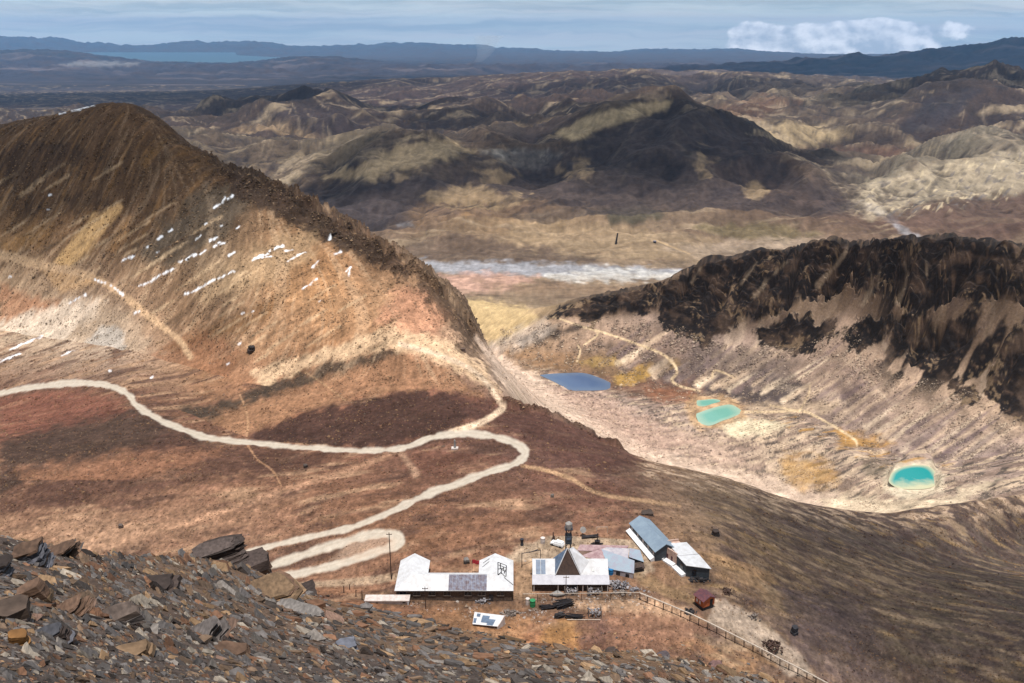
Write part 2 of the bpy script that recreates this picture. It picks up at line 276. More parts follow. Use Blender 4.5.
# the yard behind the buildings is a levelled gravel pad
# ------------------------------------------------------------------ relief
_zr = np.gradient(Z, axis=0)/np.maximum(np.gradient(D, axis=0), 1e-6); _zc = np.gradient(Z, axis=1)/np.gradient(X, axis=1)
GX = _zc; GY = _zr-S_AX[None,:]*_zc
_g = np.hypot(GX, GY)+1e-4; GX = (GX/_g).astype(np.float32); GY = (GY/_g).astype(np.float32); del _zr, _zc, _g
def runnels(a, b, lam, length, n=18, seed=0, wander=.25):
    """marks washed down the fall line: noise smeared along the slope direction"""
    rs = rows_between(a, b)
    src = perlin(X[rs]/lam, Y[rs]/lam, seed)+.6*perlin(X[rs]/lam*2.1, Y[rs]/lam*2.1, seed+1)
    wd = wander*perlin(X[rs]/length*1.5, Y[rs]/length*1.5, seed+2)
    dx = GX[rs]-GY[rs]*wd; dy = GY[rs]+GX[rs]*wd
    dD = np.maximum(np.gradient(D[rs], axis=0), 1e-5); ds = S_AX[1]-S_AX[0]
    st = length/n
    vc = ((dx-S_AX[None]*dy)/D[rs]/ds*st).astype(np.float32); vr = (dy/dD*st).astype(np.float32)
    R_, C_ = src.shape; rr, cc = np.meshgrid(np.arange(R_, dtype=np.float32), np.arange(C_, dtype=np.float32), indexing='ij')
    acc = src.copy(); wt = 1.0
    for sg in (1, -1):
        r, c = rr.copy(), cc.copy()
        for k in range(n):
            ri = np.clip(r, 0, R_-1).astype(np.int32); ci = np.clip(c, 0, C_-1).astype(np.int32)
            lim = 12.0
            r += sg*np.clip(vr[ri,ci],-lim,lim); c += sg*np.clip(vc[ri,ci],-lim,lim)
            w = 1-k/n
            ri = np.clip(r+.5, 0, R_-1).astype(np.int32); ci = np.clip(c+.5, 0, C_-1).astype(np.int32)
            acc += w*src[ri,ci]; wt += w
    acc /= wt
    return rs, acc/(acc.std()+1e-6)
TONE = np.zeros(Z.shape, np.float32); FINE = np.zeros(Z.shape, np.float32); RIDGE = np.zeros(Z.shape, np.float32)
DISP = np.zeros(Z.shape, np.float32)
foot = np.median(D, axis=1)/FPX
mountain = np.clip(sstep(K['road_level']+.6, K['flank']-.2, U)*(1-sstep(K['crest']+.2,K['crest']+.8,U)),0,1)[:,None]*(1-sstep(470,540,PX))
rug = (sstep(K['flank'],K['crest'],U)*(1-sstep(K['crest']+.3,K['floor'],U)))[:,None]*(1-sstep(480,520,PX))*sstep(120,330,PX)
RMUL = FLAT*(1+rug*.9)
RMUL *= 1-(.85*(1-sstep(180,420,PX))+.45*(1-sstep(420,640,PX))*sstep(180,420,PX))*(sstep(K['second_hills']+.15,K['second_hills']+.6,U)*(1-sstep(K['plain'],K['plain']+.6,U)))[:,None]
for j in range(15):
    lam = .3*2**j
    on = (lam > 2.2*foot) & (lam < LMAX*1.5)
    if not on.any(): continue
    i0, i1 = np.where(on)[0][[0,-1]]; sl = slice(i0, i1+1)
    w = (sstep(2.2, 4.5, lam/foot[sl])*(1-sstep(.7, 1.5, lam/LMAX[sl])))
    n = perlin(X[sl]/lam, Y[sl]/lam, 20+j)
    rd = 1-2.2*np.abs(n)
    rmix = .65 if lam > 20 else .45
    nn = n*(1-rmix)+rd*rmix*.6
    damp = 1-.4*sstep(K['hill_foot'],K['hill_foot']+.4,U[sl])*(lam < 240)
    DISP[sl] += (w*damp*ROUGH[sl]*lam*.55)[:,None]*nn*RMUL[sl]
    if True:
        wt = w*sstep(3,8,lam/foot[sl])
        TONE[sl] += wt[:,None]*n*.5
        RIDGE[sl] += ((w*damp)[:,None]*rd*.45)
    wf = w*(1-sstep(7,14,lam/foot[sl]))
    FINE[sl] += wf[:,None]*perlin(X[sl]/lam, Y[sl]/(lam*(2.0 if lam < 1.3 else 1.3 if lam < 4.5 else 3.0)), 40+j)
# tussocks and stones: short-wave grain for colour only
for kk, f in ((0,2.6),(1,4.4)):
    lam = np.maximum(foot*f, .12)
    lev = np.floor(np.log2(lam)); 
    for L in np.unique(lev):
        ii = np.where(lev == L)[0]; sl = slice(ii[0], ii[-1]+1)
        FINE[sl] += .55*perlin(X[sl]/2**L, Y[sl]/2**L/(2.0 if L < .4 else 1.3 if L < 2.2 else 3.0), 60+kk+int(L)%7)
# outcrops of dark rock on the right-hand ridge
CLIFFS = [[(656,312),(664,286),(690,262),(710,252),(735,246),(765,243),(785,246),(800,240),(830,230),(850,238),(872,240),(868,262),(852,274),(838,288),(816,300),(792,303),(775,314),(760,322),(746,321),(736,330),(720,338),(702,347),(692,338),(676,337),(662,326)],
 [(848,240),(870,238),(900,232),(920,230),(945,229),(965,233),(990,234),(1010,239),(1040,246),(1100,230),(1100,296),(1040,300),(1000,298),(972,303),(950,298),(930,305),(914,309),(900,297),(885,294),(868,300),(857,291),(850,270)],
 [(754,334),(766,324),(786,318),(806,315),(818,324),(836,318),(839,334),(822,344),(806,359),(792,351),(776,348),(762,345)],
 [(842,332),(852,322),(868,319),(882,322),(900,309),(908,316),(898,330),(886,338),(872,346),(858,353),(848,345)],
 [(902,330),(914,318),(932,316),(952,319),(978,329),(974,345),(956,356),(936,362),(920,371),(909,367),(905,346)],
 [(1060,300),(1024,318),(1008,342),(994,362),(986,380),(984,396),(1000,413),(1024,422),(1060,422)],
 [(938,372),(952,376),(966,384),(984,392),(978,404),(964,402),(950,392)],
 [(546,320),(560,307),(580,300),(610,293),(640,287),(666,284),(658,304),(642,318),(624,311),(604,315),(592,324),(574,318)]]
ROCK = np.zeros(Z.shape, np.float32)
_rs = rows_between('scree_foot','behind_ridge')
_wa = X[_rs]*.36-Y[_rs]*.93; _wz = Z[_rs]
_wn = fbm(_wa/12, _wz/9, 5, 300)+.6*fbm(_wa/40, _wz/26, 3, 301)
_wf = fbm(_wa/4, _wz/3, 4, 303)
for i, pl in enumerate(CLIFFS):
    xs = [q[0] for q in pl]; ys = [q[1] for q in pl]
    x_, y_ = PX[_rs], PY[_rs]; mk_ = (x_ > min(xs)-16) & (x_ < max(xs)+16) & (y_ > min(ys)-16) & (y_ < max(ys)+16)
    o_ = np.zeros(x_.shape, np.float32); sd_ = poly_sd(pl, x_[mk_], y_[mk_])+9*_wn[mk_]+6*_wf[mk_]
    o_[mk_] = sstep(-1.6, 1.6, sd_); ROCK[_rs] = np.maximum(ROCK[_rs], o_)
ROCK *= (1-sstep(K['ridge_top']+.3,K['ridge_top']+.7,U))[:,None]
# cliffs: buttresses and gullies that run down the face
cl = (sstep(K['cliff_foot']+.1, K['cliff_foot']+.8, U)*(1-sstep(K['ridge_top']+.05, K['ridge_top']+.5, U)))[:,None]*sstep(552,600,PX)
rs = rows_between('scree_foot','plain_near')
a = (X[rs]*.36-Y[rs]*.93); b = (X[rs]*.93+Y[rs]*.36)
but = np.zeros(a.shape, np.float32)
for lam, am in ((74,18),(40,11),(20,4)):
    n = perlin(a/lam+.35*perlin(a/30,b/24,3), b/(lam*1.5), 80+int(lam))
    but -= am*np.maximum(0,1-4.5*np.abs(n))*.9
topfade = np.clip((Z[rs]+330)/60,.25,1)
fade_top = 1-.66*sstep(K['ledge']+.55,K['ridge_top'],U[rs])[:,None]
DISP[rs] += (but*(.25+1.15*ROCK[rs])*topfade+6*ROCK[rs])*cl[rs]*fade_top
# blocks and ledges on the faces, by position along the ridge and height
zf = Z[rs]
blk = fbm(a/13+.6*perlin(a/30,zf/18,5), zf/8.5, 4, 701)
led = fbm(a/42+.4*perlin(a/60,zf/30,6), zf/7, 3, 705)
DISP[rs] += ROCK[rs]*cl[rs]*(3.2*blk+2.5*sstep(-.12,.12,led))*(1-.75*sstep(K['ledge']+.8,K['ridge_top'],U[rs])[:,None])
ROCKN = np.zeros(Z.shape, np.float32); ROCKL = np.zeros(Z.shape, np.float32)
ROCKN[rs] = fbm(a/7+.4*blk, zf/4.5, 5, 711); ROCKL[rs] = .6*fbm(a/5+.6*blk, zf/3.2+.10*a/3.2, 4, 715)+.7*fbm(a/34, zf/20, 3, 716)
# ragged rock along the crest of the near mountain
rs = rows_between('rim','floor')
rk = fbm(X[rs]/16, Y[rs]/16, 5, 33)
spine = (sstep(K['flank']+.45,K['crest']-.05,U[rs])*(1-sstep(K['crest']+.15,K['crest']+.6,U[rs])))[:,None]*sstep(150,260,PX[rs])*(1-sstep(478,500,PX[rs]))
rim_l = (sstep(K['rim']-.25,K['rim'],U[rs])*(1-sstep(K['rim']+.2,K['rim']+.7,U[rs])))[:,None]*sstep(455,500,PX[rs])*(1-sstep(600,660,PX[rs]))
CRAG = np.zeros(Z.shape, np.float32)
CRAG[rs] = sstep(-.12,.12,rk)*np.clip(spine+.7*rim_l,0,1)
DISP[rs] += CRAG[rs]*(3.4+7.5*np.maximum(fbm(X[rs]/8,Y[rs]/8,4,35),-.5))
Z = Z+DISP
Z[rows_between('world_end',99)] -= 0
# far lake: keep the bed under the water
LAKE_Z = -1300.0
PX, PY = ray_to_px(S_G, -Z/D)
# slope for colour
dzr = np.gradient(Z, axis=0)/np.maximum(np.gradient(D, axis=0), 1e-6)
dzc = np.gradient(Z, axis=1)/np.gradient(X, axis=1)
ZX = dzc; ZY = dzr-S_G*dzc
SLOPE = np.hypot(ZX, ZY)
# ------------------------------------------------------------------ ground colours (what grows or lies there, plus some painted cloud shade)
def mix(rs, mk, col):
    C[rs] = C[rs]*(1-mk[...,None])+np.asarray(col)*mk[...,None]
_pn = [0]
def paint(a, b, pts, c, al=.7, feather=6, warp=6, wl=14):
    _pn[0] += 1
    rs, mk = mask_poly(a, b, pts, feather, warp, wl, _pn[0])
    mix(rs, mk*al, alb(*c))
def stroke(a, b, pts, c, al=.7, feather=1.2, warp=.6):
    _pn[0] += 1
    rs, mk = mask_line(a, b, spline(pts), feather, warp, 6, _pn[0])
    mix(rs, mk*al, alb(*c))
def mottle(a, b, c, lx, ly, lo, hi, al=1, rot=0, seed=0, win=None, octv=4, wf=30):
    """patches of another ground cover, lx by ly metres, long axis turned by rot"""
    rs = rows_between(a, b)
    ca, sa = math.cos(rot), math.sin(rot)
    n = fbm((X[rs]*ca+Y[rs]*sa)/lx, (-X[rs]*sa+Y[rs]*ca)/ly, octv, seed+100)
    mk = sstep(lo, hi, n)*al
    if win is not None:
        if callable(win): mk = mk*win(PX[rs], PY[rs])
        else: mk = mk*sstep(-wf, wf, poly_sd(win, PX[rs], PY[rs]))
    mix(rs, mk, alb(*c))
def smooth_mean(a): return a.mean(axis=1, keepdims=True)
A1 = ('dip', 'flank'); A2 = ('road_level', 'floor'); A3 = ('dip','rim')
# --- near hillside
mottle('dip','rim',(92,68,58),26,11,.02,.3,.75,.3,1,lambda x,y:1-sstep(600,720,x))
mottle('dip','rim',(182,146,116),30,9,.08,.35,.65,.25,2,lambda x,y:1-sstep(560,700,x))
mottle('dip','rim',(120,86,70),14,7,.1,.35,.6,.2,3,lambda x,y:1-sstep(600,700,x))
paint('dip','rim',[(0,440),(60,416),(110,402),(150,412),(200,440),(160,452),(110,464),(60,476),(0,492)],(74,58,50),.9,6,9)
paint('dip','rim',[(0,398),(70,390),(122,400),(128,412),(60,425),(0,440)],(138,86,70),.6,8,8)
paint(*A2,[(165,412),(220,402),(260,387),(330,362),(385,350),(402,353),(340,378),(250,405),(205,424)],(76,64,54),.95,5,7)
paint('road_level','flank',[(205,420),(260,400),(330,376),(400,352),(450,370),(480,395),(440,390),(380,395),(300,412),(240,436)],(164,122,92),.85,5,6)
paint('road_level','flank',[(236,440),(300,415),(350,403),(400,391),(440,391),(470,404),(474,416),(450,428),(420,440),(370,448),(300,446)],(76,54,47),.95,3,6)
paint('road_level','flank',[(440,392),(480,398),(545,412),(600,436),(645,460),(600,474),(540,452),(530,445),(500,428),(478,420)],(92,64,56),.85,5,6)
paint('behind_lodge','road_level',[(420,445),(500,440),(518,452),(480,470),(430,480),(405,470)],(112,76,62),.7,6,7)
paint('dip','rim',[(170,432),(240,446),(340,455),(310,470),(200,480),(120,500),(0,512),(0,495),(100,470)],(90,64,54),.8,7,9)
paint('behind_lodge','road_level',[(520,460),(600,475),(640,500),(620,520),(560,510),(530,480)],(118,82,68),.6,8,9)
paint('dip','behind_lodge',[(40,530),(70,515),(110,520),(150,525),(140,548),(70,552)],(198,160,130),.5,8,9)
paint('dip','behind_lodge',[(0,520),(160,512),(250,500),(300,490),(260,520),(180,545),(0,545)],(164,126,100),.5,8,9)
paint('behind_lodge','road_level',[(20,470),(120,452),(220,452),(180,470),(80,490),(0,500)],(172,122,92),.5,8,9)
stroke('dip','rim',[(400,450,4),(350,470,6),(300,485,5),(240,505,5),(180,525,5),(100,545,4)],(205,160,128),.55,3,1.5)
stroke('dip','rim',[(398,450,6),(408,462,5),(416,474,8)],(210,170,140),.5,3,1)
stroke('dip','rim',[(522,466,3),(545,470,4),(570,478,4),(590,490,4),(615,497,4),(640,500,4),(680,506,3)],(205,166,128),.7,1.3,.8)
stroke('road_level','flank',[(240,395,1.6),(246,410,1.8),(248,425,1.8),(246,440,1.6)],(215,170,130),.55,1)
stroke('dip','road_level',[(248,446,1.5),(258,460,1.6),(272,470,1.6),(281,485,1.5)],(215,165,125),.6,1)
stroke('road_level','flank',[(305,372,1.2),(325,385,1.2),(345,400,1.2)],(210,170,130),.5,1)
# --- near mountain: streaks down the fall line
rs = rows_between('rim','floor')
MW = ((1-sstep(470,500,PX[rs]))*sstep(K['rim']+.02,K['rim']+.5,U[rs])[:,None])
STREAK = .30*(.55*runnels('rim','floor',2.2,22,16,160)[1]+.8*runnels('rim','floor',7,60,20,161)[1]+.6*runnels('rim','floor',20,120,20,162)[1])
# --- near mountain
mix(rs, sstep(.0,.45,-STREAK)*.34*MW, alb(96,76,58))
mix(rs, sstep(.08,.5,STREAK)*.28*MW, alb(216,182,146))
paint('rim','floor',[(-60,130),(0,125),(60,115),(130,102),(190,150),(245,180),(235,225),(190,240),(140,262),(105,205),(40,215),(-60,235)],(96,72,52),.8,12,16,30)  # dark brown top, cloud shade mixed into the colour
mottle('flank','floor',(140,104,68),34,7,.06,.3,.7,.9,6,[(-60,120),(130,100),(230,170),(200,240),(100,250),(-60,260)])
mottle('flank','floor',(52,42,36),16,7,.12,.34,.8,.9,7,[(-60,140),(60,125),(120,150),(90,200),(-60,230)])
paint('rim','floor',[(160,228),(185,205),(205,183),(252,190),(245,215),(218,240),(182,262),(150,268),(138,252)],(92,82,70),.75,8,9)
paint('rim','floor',[(250,182),(300,203),(340,228),(380,256),(370,262),(320,240),(280,215),(240,200)],(84,68,54),.7,5,6)
paint('rim','flank',[(0,285),(50,300),(75,306),(0,332)],(186,124,88),.6,6,6)
paint('rim','flank',[(0,322),(70,302),(108,300),(66,340),(22,362),(0,372)],(232,208,184),.95,6,8)
paint('rim','flank',[(100,300),(135,318),(150,345),(125,378),(70,384),(0,384),(30,365),(75,340)],(196,170,144),.6,8,8)
paint('rim','flank',[(66,378),(82,348),(98,326),(122,328),(124,346),(110,362),(100,380)],(196,182,168),.95,3,4)
paint('rim','crest',[(52,264),(75,235),(95,215),(118,202),(124,207),(102,235),(82,258),(70,267)],(220,176,122),.95,3,4)
paint('rim','crest',[(108,250),(120,226),(131,217),(126,235),(115,252)],(190,142,94),.7,4,3)
paint('rim','crest',[(142,165),(150,150),(160,140),(164,142),(152,160),(146,172)],(150,112,70),.7,3,3)
paint('rim','crest',[(40,266),(82,272),(100,283),(62,292),(50,282)],(214,170,124),.7,4,3)
paint('rim','crest',[(0,240),(30,232),(52,222),(40,245),(0,256)],(184,136,84),.6,6,5)
paint('rim','crest',[(240,335),(300,302),(380,272),(420,285),(452,320),(400,340),(340,346),(280,356),(215,362)],(188,146,110),.5,10,9)
paint('rim','crest',[(375,320),(400,285),(425,290),(450,318),(430,340),(400,340)],(196,140,112),.6,6,6)
paint('rim','crest',[(200,278),(280,236),(325,224),(310,258),(250,290),(200,303)],(192,160,124),.6,8,8)
paint('rim','crest',[(165,348),(250,310),(292,288),(272,320),(200,348)],(124,88,54),.6,7,7)
paint('rim','crest',[(130,365),(200,332),(250,352),(220,386),(150,398)],(150,102,74),.6,7,8)
paint('rim','crest',[(250,372),(330,346),(390,328),(440,338),(482,362),(500,392),(480,382),(440,362),(390,349),(320,362),(262,388)],(232,196,158),.85,4,5)
for i in range(150):      # single rock ribs and runnels that follow the fall line
    x = RNG.uniform(10, 420); y = np.interp(x,[0,130,250,380,470],[150,130,200,270,340])+RNG.uniform(20,150)
    L = RNG.uniform(12,40)
    if y > np.interp(x,[0,130,250,400],[370,380,380,345]): continue
    stroke('rim','crest',[(x,y,RNG.uniform(.8,2.2)),(x-L*.55,y+L*.33,RNG.uniform(1.2,3)),(x-L,y+L*.62,.6)],[(232,198,158),(110,80,56),(84,66,50)][i%3],.5,1.6,1.2)
rs = rows_between('rim','floor')
mix(rs, sstep(.1,.6,-STREAK)*.12*MW, alb(78,62,50))
mix(rs, sstep(.2,.6,STREAK)*.14*MW, alb(206,176,146))
mix(*[ (rs_, mk_*.95) for rs_, mk_ in [mask_line('road_level','crest',HILLPATH,2,1,6,77)]][0], alb(214,176,138))
mix(*[ (rs_, mk_*.95) for rs_, mk_ in [mask_line('road_level','crest',SPUR,1.5,.7,6,78)]][0], alb(232,202,172))
C[:] = C*(1-CRAG[...,None]*.72)+alb(74,58,46)*CRAG[...,None]*.72
_pn[0] += 1
for pl, al in (([(222,170),(262,178),(300,196),(345,224),(388,250),(414,272),(398,276),(368,260),(330,240),(290,222),(255,208),(230,192)],.8),([(412,272),(440,288),(465,318),(482,342),(462,338),(445,320),(426,300)],.7),([(452,338),(470,342),(484,352),(474,360),(458,352)],.6),([(478,362),(500,366),(512,382),(498,384)],.55),([(560,395),(580,404),(600,420),(590,424),(566,408)],.5),([(0,150),(40,140),(90,150),(60,175),(20,190),(0,185)],.6),([(62,196),(100,190),(110,205),(70,214)],.45)):
    paint('rim','floor',pl,(64,50,42),al,2.5,9,9)
# --- lodge terrace and the slope to its right
WR = lambda x,y: sstep(640,740,x+.25*(y-560))
mottle('dip','crest',(94,78,74),24,7,-.10,.12,.6,-.12,8,WR,5)
mottle('dip','crest',(70,58,54),9,3.5,.08,.25,.5,-.3,28,WR,5)
mottle('dip','crest',(178,150,120),26,6,.08,.26,.5,-.18,9,WR,5)
mottle('dip','crest',(164,132,90),16,5,.2,.36,.55,-.1,10,WR,5)
mottle('dip','crest',(88,70,66),7,13,.02,.2,.55,.2,51,WR,5)
LIP = [(640,452),(730,472),(800,496),(880,506),(960,496),(1060,486),(1060,508),(960,520),(880,530),(800,522),(730,496),(640,476)]
mottle('road_level','crest',(206,176,148),9,6,-.02,.16,.75,.1,61,LIP,5,7)
mottle('road_level','crest',(120,98,84),5,4,.05,.2,.6,.1,62,LIP,5,7)
paint('dip','behind_lodge',[(785,590),(860,600),(880,640),(900,690),(830,690),(790,650)],(98,82,80),.7,12,14)
paint('dip','behind_lodge',[(650,520),(720,520),(780,560),(760,590),(720,575)],(186,146,108),.55,12,12)
paint('dip','behind_lodge',[(500,562),(522,545),(560,534),(605,530),(645,545),(655,570),(640,580),(610,565)],(178,154,130),.95,3,4)
paint('dip','behind_lodge',[(515,560),(535,562),(535,600),(515,600)],(178,146,116),.7,3,3)
stroke('dip','behind_lodge',[(300,585,5),(340,583,7),(375,580,8),(400,576,6)],(196,168,140),.75,2,1)
paint('dip','behind_lodge',[(636,572),(655,578),(690,594),(722,602),(706,608),(660,594),(640,586)],(158,128,96),.8,3,3)
paint('dip','behind_lodge',[(714,598),(742,608),(776,634),(802,656),(815,676),(790,676),(760,652),(735,634),(708,622)],(176,156,138),.85,3,3)
paint('dip','behind_lodge',[(385,592),(520,597),(640,590),(640,606),(560,612),(480,610),(385,606)],(104,82,66),.75,4,5)
paint('dip','behind_lodge',[(545,628),(570,618),(592,630),(576,648),(540,648)],(180,134,82),.6,6,6)
paint('dip','behind_lodge',[(420,612),(480,608),(545,615),(520,640),(470,650)],(160,120,86),.6,8,8)
paint('dip','behind_lodge',[(600,612),(700,610),(710,635),(640,648),(600,640)],(156,116,94),.6,8,8)
paint('dip','behind_lodge',[(570,602),(650,598),(690,610),(700,622),(640,612),(590,610)],(202,164,132),.7,4,4)
paint('dip','behind_lodge',[(575,625),(600,615),(612,630),(600,645),(580,645)],(112,84,76),.7,5,5)
# --- valley floor
V = ('flank','cliff_foot')
VW = lambda x,y: sstep(485,520,x)
mottle('flank','scree_foot',(146,122,108),30,14,.02,.14,.8,.4,11,VW)
mottle('flank','scree_foot',(222,194,164),30,10,.08,.2,.75,.3,12,VW)
mottle('flank','scree_foot',(92,82,76),14,6,.12,.24,.85,.5,13,VW)
mottle('floor','scree_foot',(196,148,78),22,8,.18,.36,.75,.2,14,lambda x,y: sstep(700,760,x)*(1-sstep(940,960,x)))
paint(*V,[(476,338),(500,350),(530,372),(560,393),(620,432),(690,462),(770,478),(840,498),(885,510),(820,512),(740,496),(650,470),(600,440),(540,410),(500,380)],(238,208,184),.8,5,6)
paint(*V,[(548,388),(600,394),(652,420),(694,442),(655,456),(600,428),(565,402)],(212,176,156),.6,7,8)
paint(*V,[(670,430),(720,440),(760,470),(700,462)],(206,174,154),.55,7,8)
paint(*V,[(604,374),(660,384),(694,388),(692,397),(640,398),(612,391)],(120,88,72),.8,3,4)
paint(*V,[(640,386),(700,392),(692,404),(652,402)],(156,104,76),.6,3,4)
paint(*V,[(690,382),(760,371),(806,385),(802,402),(760,412),(745,404),(722,394)],(92,82,80),.85,5,7)
paint(*V,[(500,352),(560,352),(610,362),(600,372),(540,372),(520,368)],(150,116,86),.7,5,6)
paint(*V,[(566,362),(600,350),(640,356),(690,360),(660,374),(620,386),(600,372)],(130,104,78),.75,5,6)
paint(*V,[(612,376),(640,364),(676,360),(684,366),(650,378),(624,388)],(190,150,82),.8,3,4)
paint(*V,[(580,362),(610,354),(640,356),(630,364),(600,366)],(186,152,96),.7,3,4)
paint(*V,[(600,345),(640,348),(664,360),(626,360)],(112,96,86),.7,4,5)
paint(*V,[(684,408),(690,397),(725,395),(746,407),(746,420),(726,426),(700,430),(690,420)],(212,172,128),.7,3,4)
paint(*V,[(720,428),(736,420),(760,420),(790,425),(772,432),(736,438)],(248,228,192),.95,3,3)
paint(*V,[(745,405),(800,402),(840,400),(830,412),(790,412),(750,412)],(214,186,156),.7,4,5)
paint(*V,[(838,430),(893,438),(886,450),(840,446)],(200,150,80),.75,5,7)
paint(*V,[(786,455),(820,460),(842,480),(802,490),(780,470)],(196,150,84),.65,7,9)
paint(*V,[(820,500),(850,496),(900,500),(956,498),(958,488),(1000,480),(960,504),(890,514),(830,512)],(236,212,180),.8,4,5)
paint(*V,[(884,472),(900,462),(930,461),(945,475),(942,492),(910,498),(884,490)],(240,222,192),.75,4,4)
paint(*V,[(860,460),(890,462),(884,476),(868,476)],(110,100,84),.6,4,5)
# --- scree under the cliffs: streaks down the fall line
def SWIN(x,y): return sstep(650,730,x)
rs = rows_between('scree_foot','ridge_top')
ua, ub = (X[rs]*.36-Y[rs]*.933), (X[rs]*.933+Y[rs]*.36)
n1 = .125*runnels('scree_foot','ridge_top',13,170,44,210)[1]+.06*runnels('scree_foot','ridge_top',34,220,30,212)[1]; n2 = .13*runnels('scree_foot','ridge_top',5,90,50,213)[1]
scr = sstep(K['scree_foot']+.08,K['scree_foot']+.4,U[rs])[:,None]*SWIN(PX[rs],0)
mix(rs, sstep(.06,.25,n1)*.30*scr, alb(234,208,180))
mix(rs, sstep(.1,.32,-n1)*.25*scr, alb(132,112,108))
mix(rs, sstep(.14,.36,n2)*.25*scr, alb(236,212,184))
mix(rs, sstep(.14,.36,-n2)*.22*scr, alb(132,108,100))
FT = [(560,322),(690,340),(725,352),(760,352),(800,360),(850,350),(880,362),(910,384),(950,400),(1000,412),(1024,425),(1200,430)]
LO = [(560,360),(690,385),(760,396),(800,408),(850,432),(880,452),(950,468),(1024,470),(1200,470)]
for i in range(150):       # fans and runnels of pale and purple scree
    x = RNG.uniform(640,1100); y0 = np.interp(x,[q[0] for q in FT],[q[1] for q in FT]); y = y0+RNG.uniform(-12,55)
    Ln = RNG.uniform(35,130)*(1 if x > 780 else .6); an = RNG.uniform(.52,.68); ex, ey = x-Ln*math.cos(an), y+Ln*math.sin(an)
    ym = np.interp(ex,[q[0] for q in LO],[q[1] for q in LO])
    if ey > ym: k = (ym-y)/(ey-y+1e-6); ex, ey = x+(ex-x)*k, ym
    if ey-y < 8: continue
    w = RNG.uniform(1.2,5)
    stroke('scree_foot','ledge',[(x,y,w*.35),(x*.6+ex*.4,y*.6+ey*.4,w),(ex,ey,w*1.5)],[(238,212,182),(126,106,104),(226,196,166),(140,118,112)][i%4],RNG.uniform(.45,.9),RNG.uniform(1.0,2.4),.8)
paint('scree_foot','ledge',[(700,345),(760,352),(800,360),(790,385),(720,372),(660,380),(640,365),(680,352)],(112,98,92),.6,8,8)
for pts in ([(596,330,2),(620,338,2.2),(645,347,2.5),(662,354,2.5),(672,362,3),(677,372,2.5),(672,380,3),(680,386,2),(700,391,1.5)],[(578,345,1.5),(580,352,2),(577,361,2)],[(552,316,1.5),(580,326,1.8),(598,333,2),(584,345,1.5)],
            [(712,378,1.6),(714,371,2.5),(722,372,2),(735,378,1.4)],[(745,412,2),(770,412,2),(800,411,3),(815,416,2.4),(840,430,2),(855,440,2.5),(857,446,1.5)],[(800,410,1.6),(808,396,1.8),(810,385,1.2)],[(800,412,2),(770,405,1.5)]):
    stroke('floor','ledge',pts,(236,206,166),.9,.9,.3)
# --- cliffs: dark rock, dust and scree on whatever lies flatter
rs = rows_between('scree_foot','plain_near')
crg = fbm(X[rs]/34, Y[rs]/34, 4, 55)
low = sstep(K['cliff_foot']-.35,K['cliff_foot']+.05,U[rs])[:,None]*sstep(.02,.12,crg)*sstep(850,900,PX[rs])
rock = np.clip(np.maximum(ROCK[rs], low),0,1)
top_ = cl[rs]*(1-ROCK[rs])
mix(rs, top_*.75, alb(138,114,94))
mix(rs, top_*.7*sstep(.0,.3,fbm(X[rs]/26,Y[rs]/26,4,59)), alb(98,80,70))
rockc = alb(40,35,34)+(alb(92,74,62)-alb(40,35,34))*sstep(.1,.5,ROCKN[rs])[...,None]
_big = fbm((X[rs]*.36-Y[rs]*.93)/34, Z[rs]/17, 4, 720)
rockc = rockc*(1-.7*sstep(.02,.3,_big)[...,None])+alb(98,80,68)*(.7*sstep(.02,.3,_big)[...,None])*(.75+.5*sstep(-.2,.3,ROCKN[rs]))[...,None]
C[rs] = C[rs]*(1-rock[...,None])+rockc*rock[...,None]
dust = rock*sstep(.22,.4,ROCKL[rs]+.16*(1-sstep(.6,1.4,SLOPE[rs])))*(1-.7*sstep(K['ledge']+.6,K['ridge_top'],U[rs]))[:,None]
mix(rs, dust*.6, alb(160,134,106))
for pts in ([(905,262,1.5),(907,275,2),(904,290,4),(898,302,6)],[(868,262,1),(872,285,2),(862,305,5)],[(786,262,2),(770,278,3),(755,296,5)],[(757,262,2),(748,275,2.5),(742,284,2)],[(700,268,1.5),(692,282,2.5)],[(846,252,2),(832,270,4),(818,285,7)],[(880,270,1.2),(878,288,2.5)],[(925,258,1),(927,275,1.5)]):
    stroke('cliff_foot','behind_ridge',pts,(178,156,132),.45,1.6,2)
paint('scree_foot','ledge',[(505,342),(540,329),(582,326),(566,335),(524,346)],(56,48,46),.85,3,5)
paint('scree_foot','plain_near',[(436,298),(480,301),(520,306),(540,318),(522,334),(492,346),(470,332),(455,312)],(222,190,140),.9,5,6)
paint('scree_foot','ledge',[(482,346),(540,320),(562,324),(530,346),(502,354)],(206,188,172),.6,5,6)
# --- far valley
F = ('behind_ridge','hill_top')
mottle(*F,(120,98,80),220,60,.02,.3,.7,.05,15,lambda x,y: sstep(196,215,y))
mottle(*F,(166,144,118),260,50,.08,.3,.6,.0,16,lambda x,y: sstep(200,215,y))
paint(*F,[(385,250),(450,234),(560,246),(604,262),(540,266),(450,262),(400,258)],(92,76,66),.75,4,5)
paint(*F,[(398,256),(440,262),(520,262),(600,265),(680,270),(692,276),(640,275),(560,275),(480,276),(430,271)],(166,166,172),.85,3,4)
paint(*F,[(418,278),(480,272),(540,278),(504,291),(440,294)],(212,168,148),.75,4,5)
paint(*F,[(545,276),(600,268),(640,270),(692,274.5),(692,279),(620,281),(560,282)],(230,224,216),.6,3,6)
paint(*F,[(470,282),(560,284),(640,284),(620,292),(520,296)],(150,122,98),.6,4,5)
paint(*F,[(520,215),(620,225),(720,240),(700,262),(600,258),(500,240)],(176,150,118),.5,6,8)
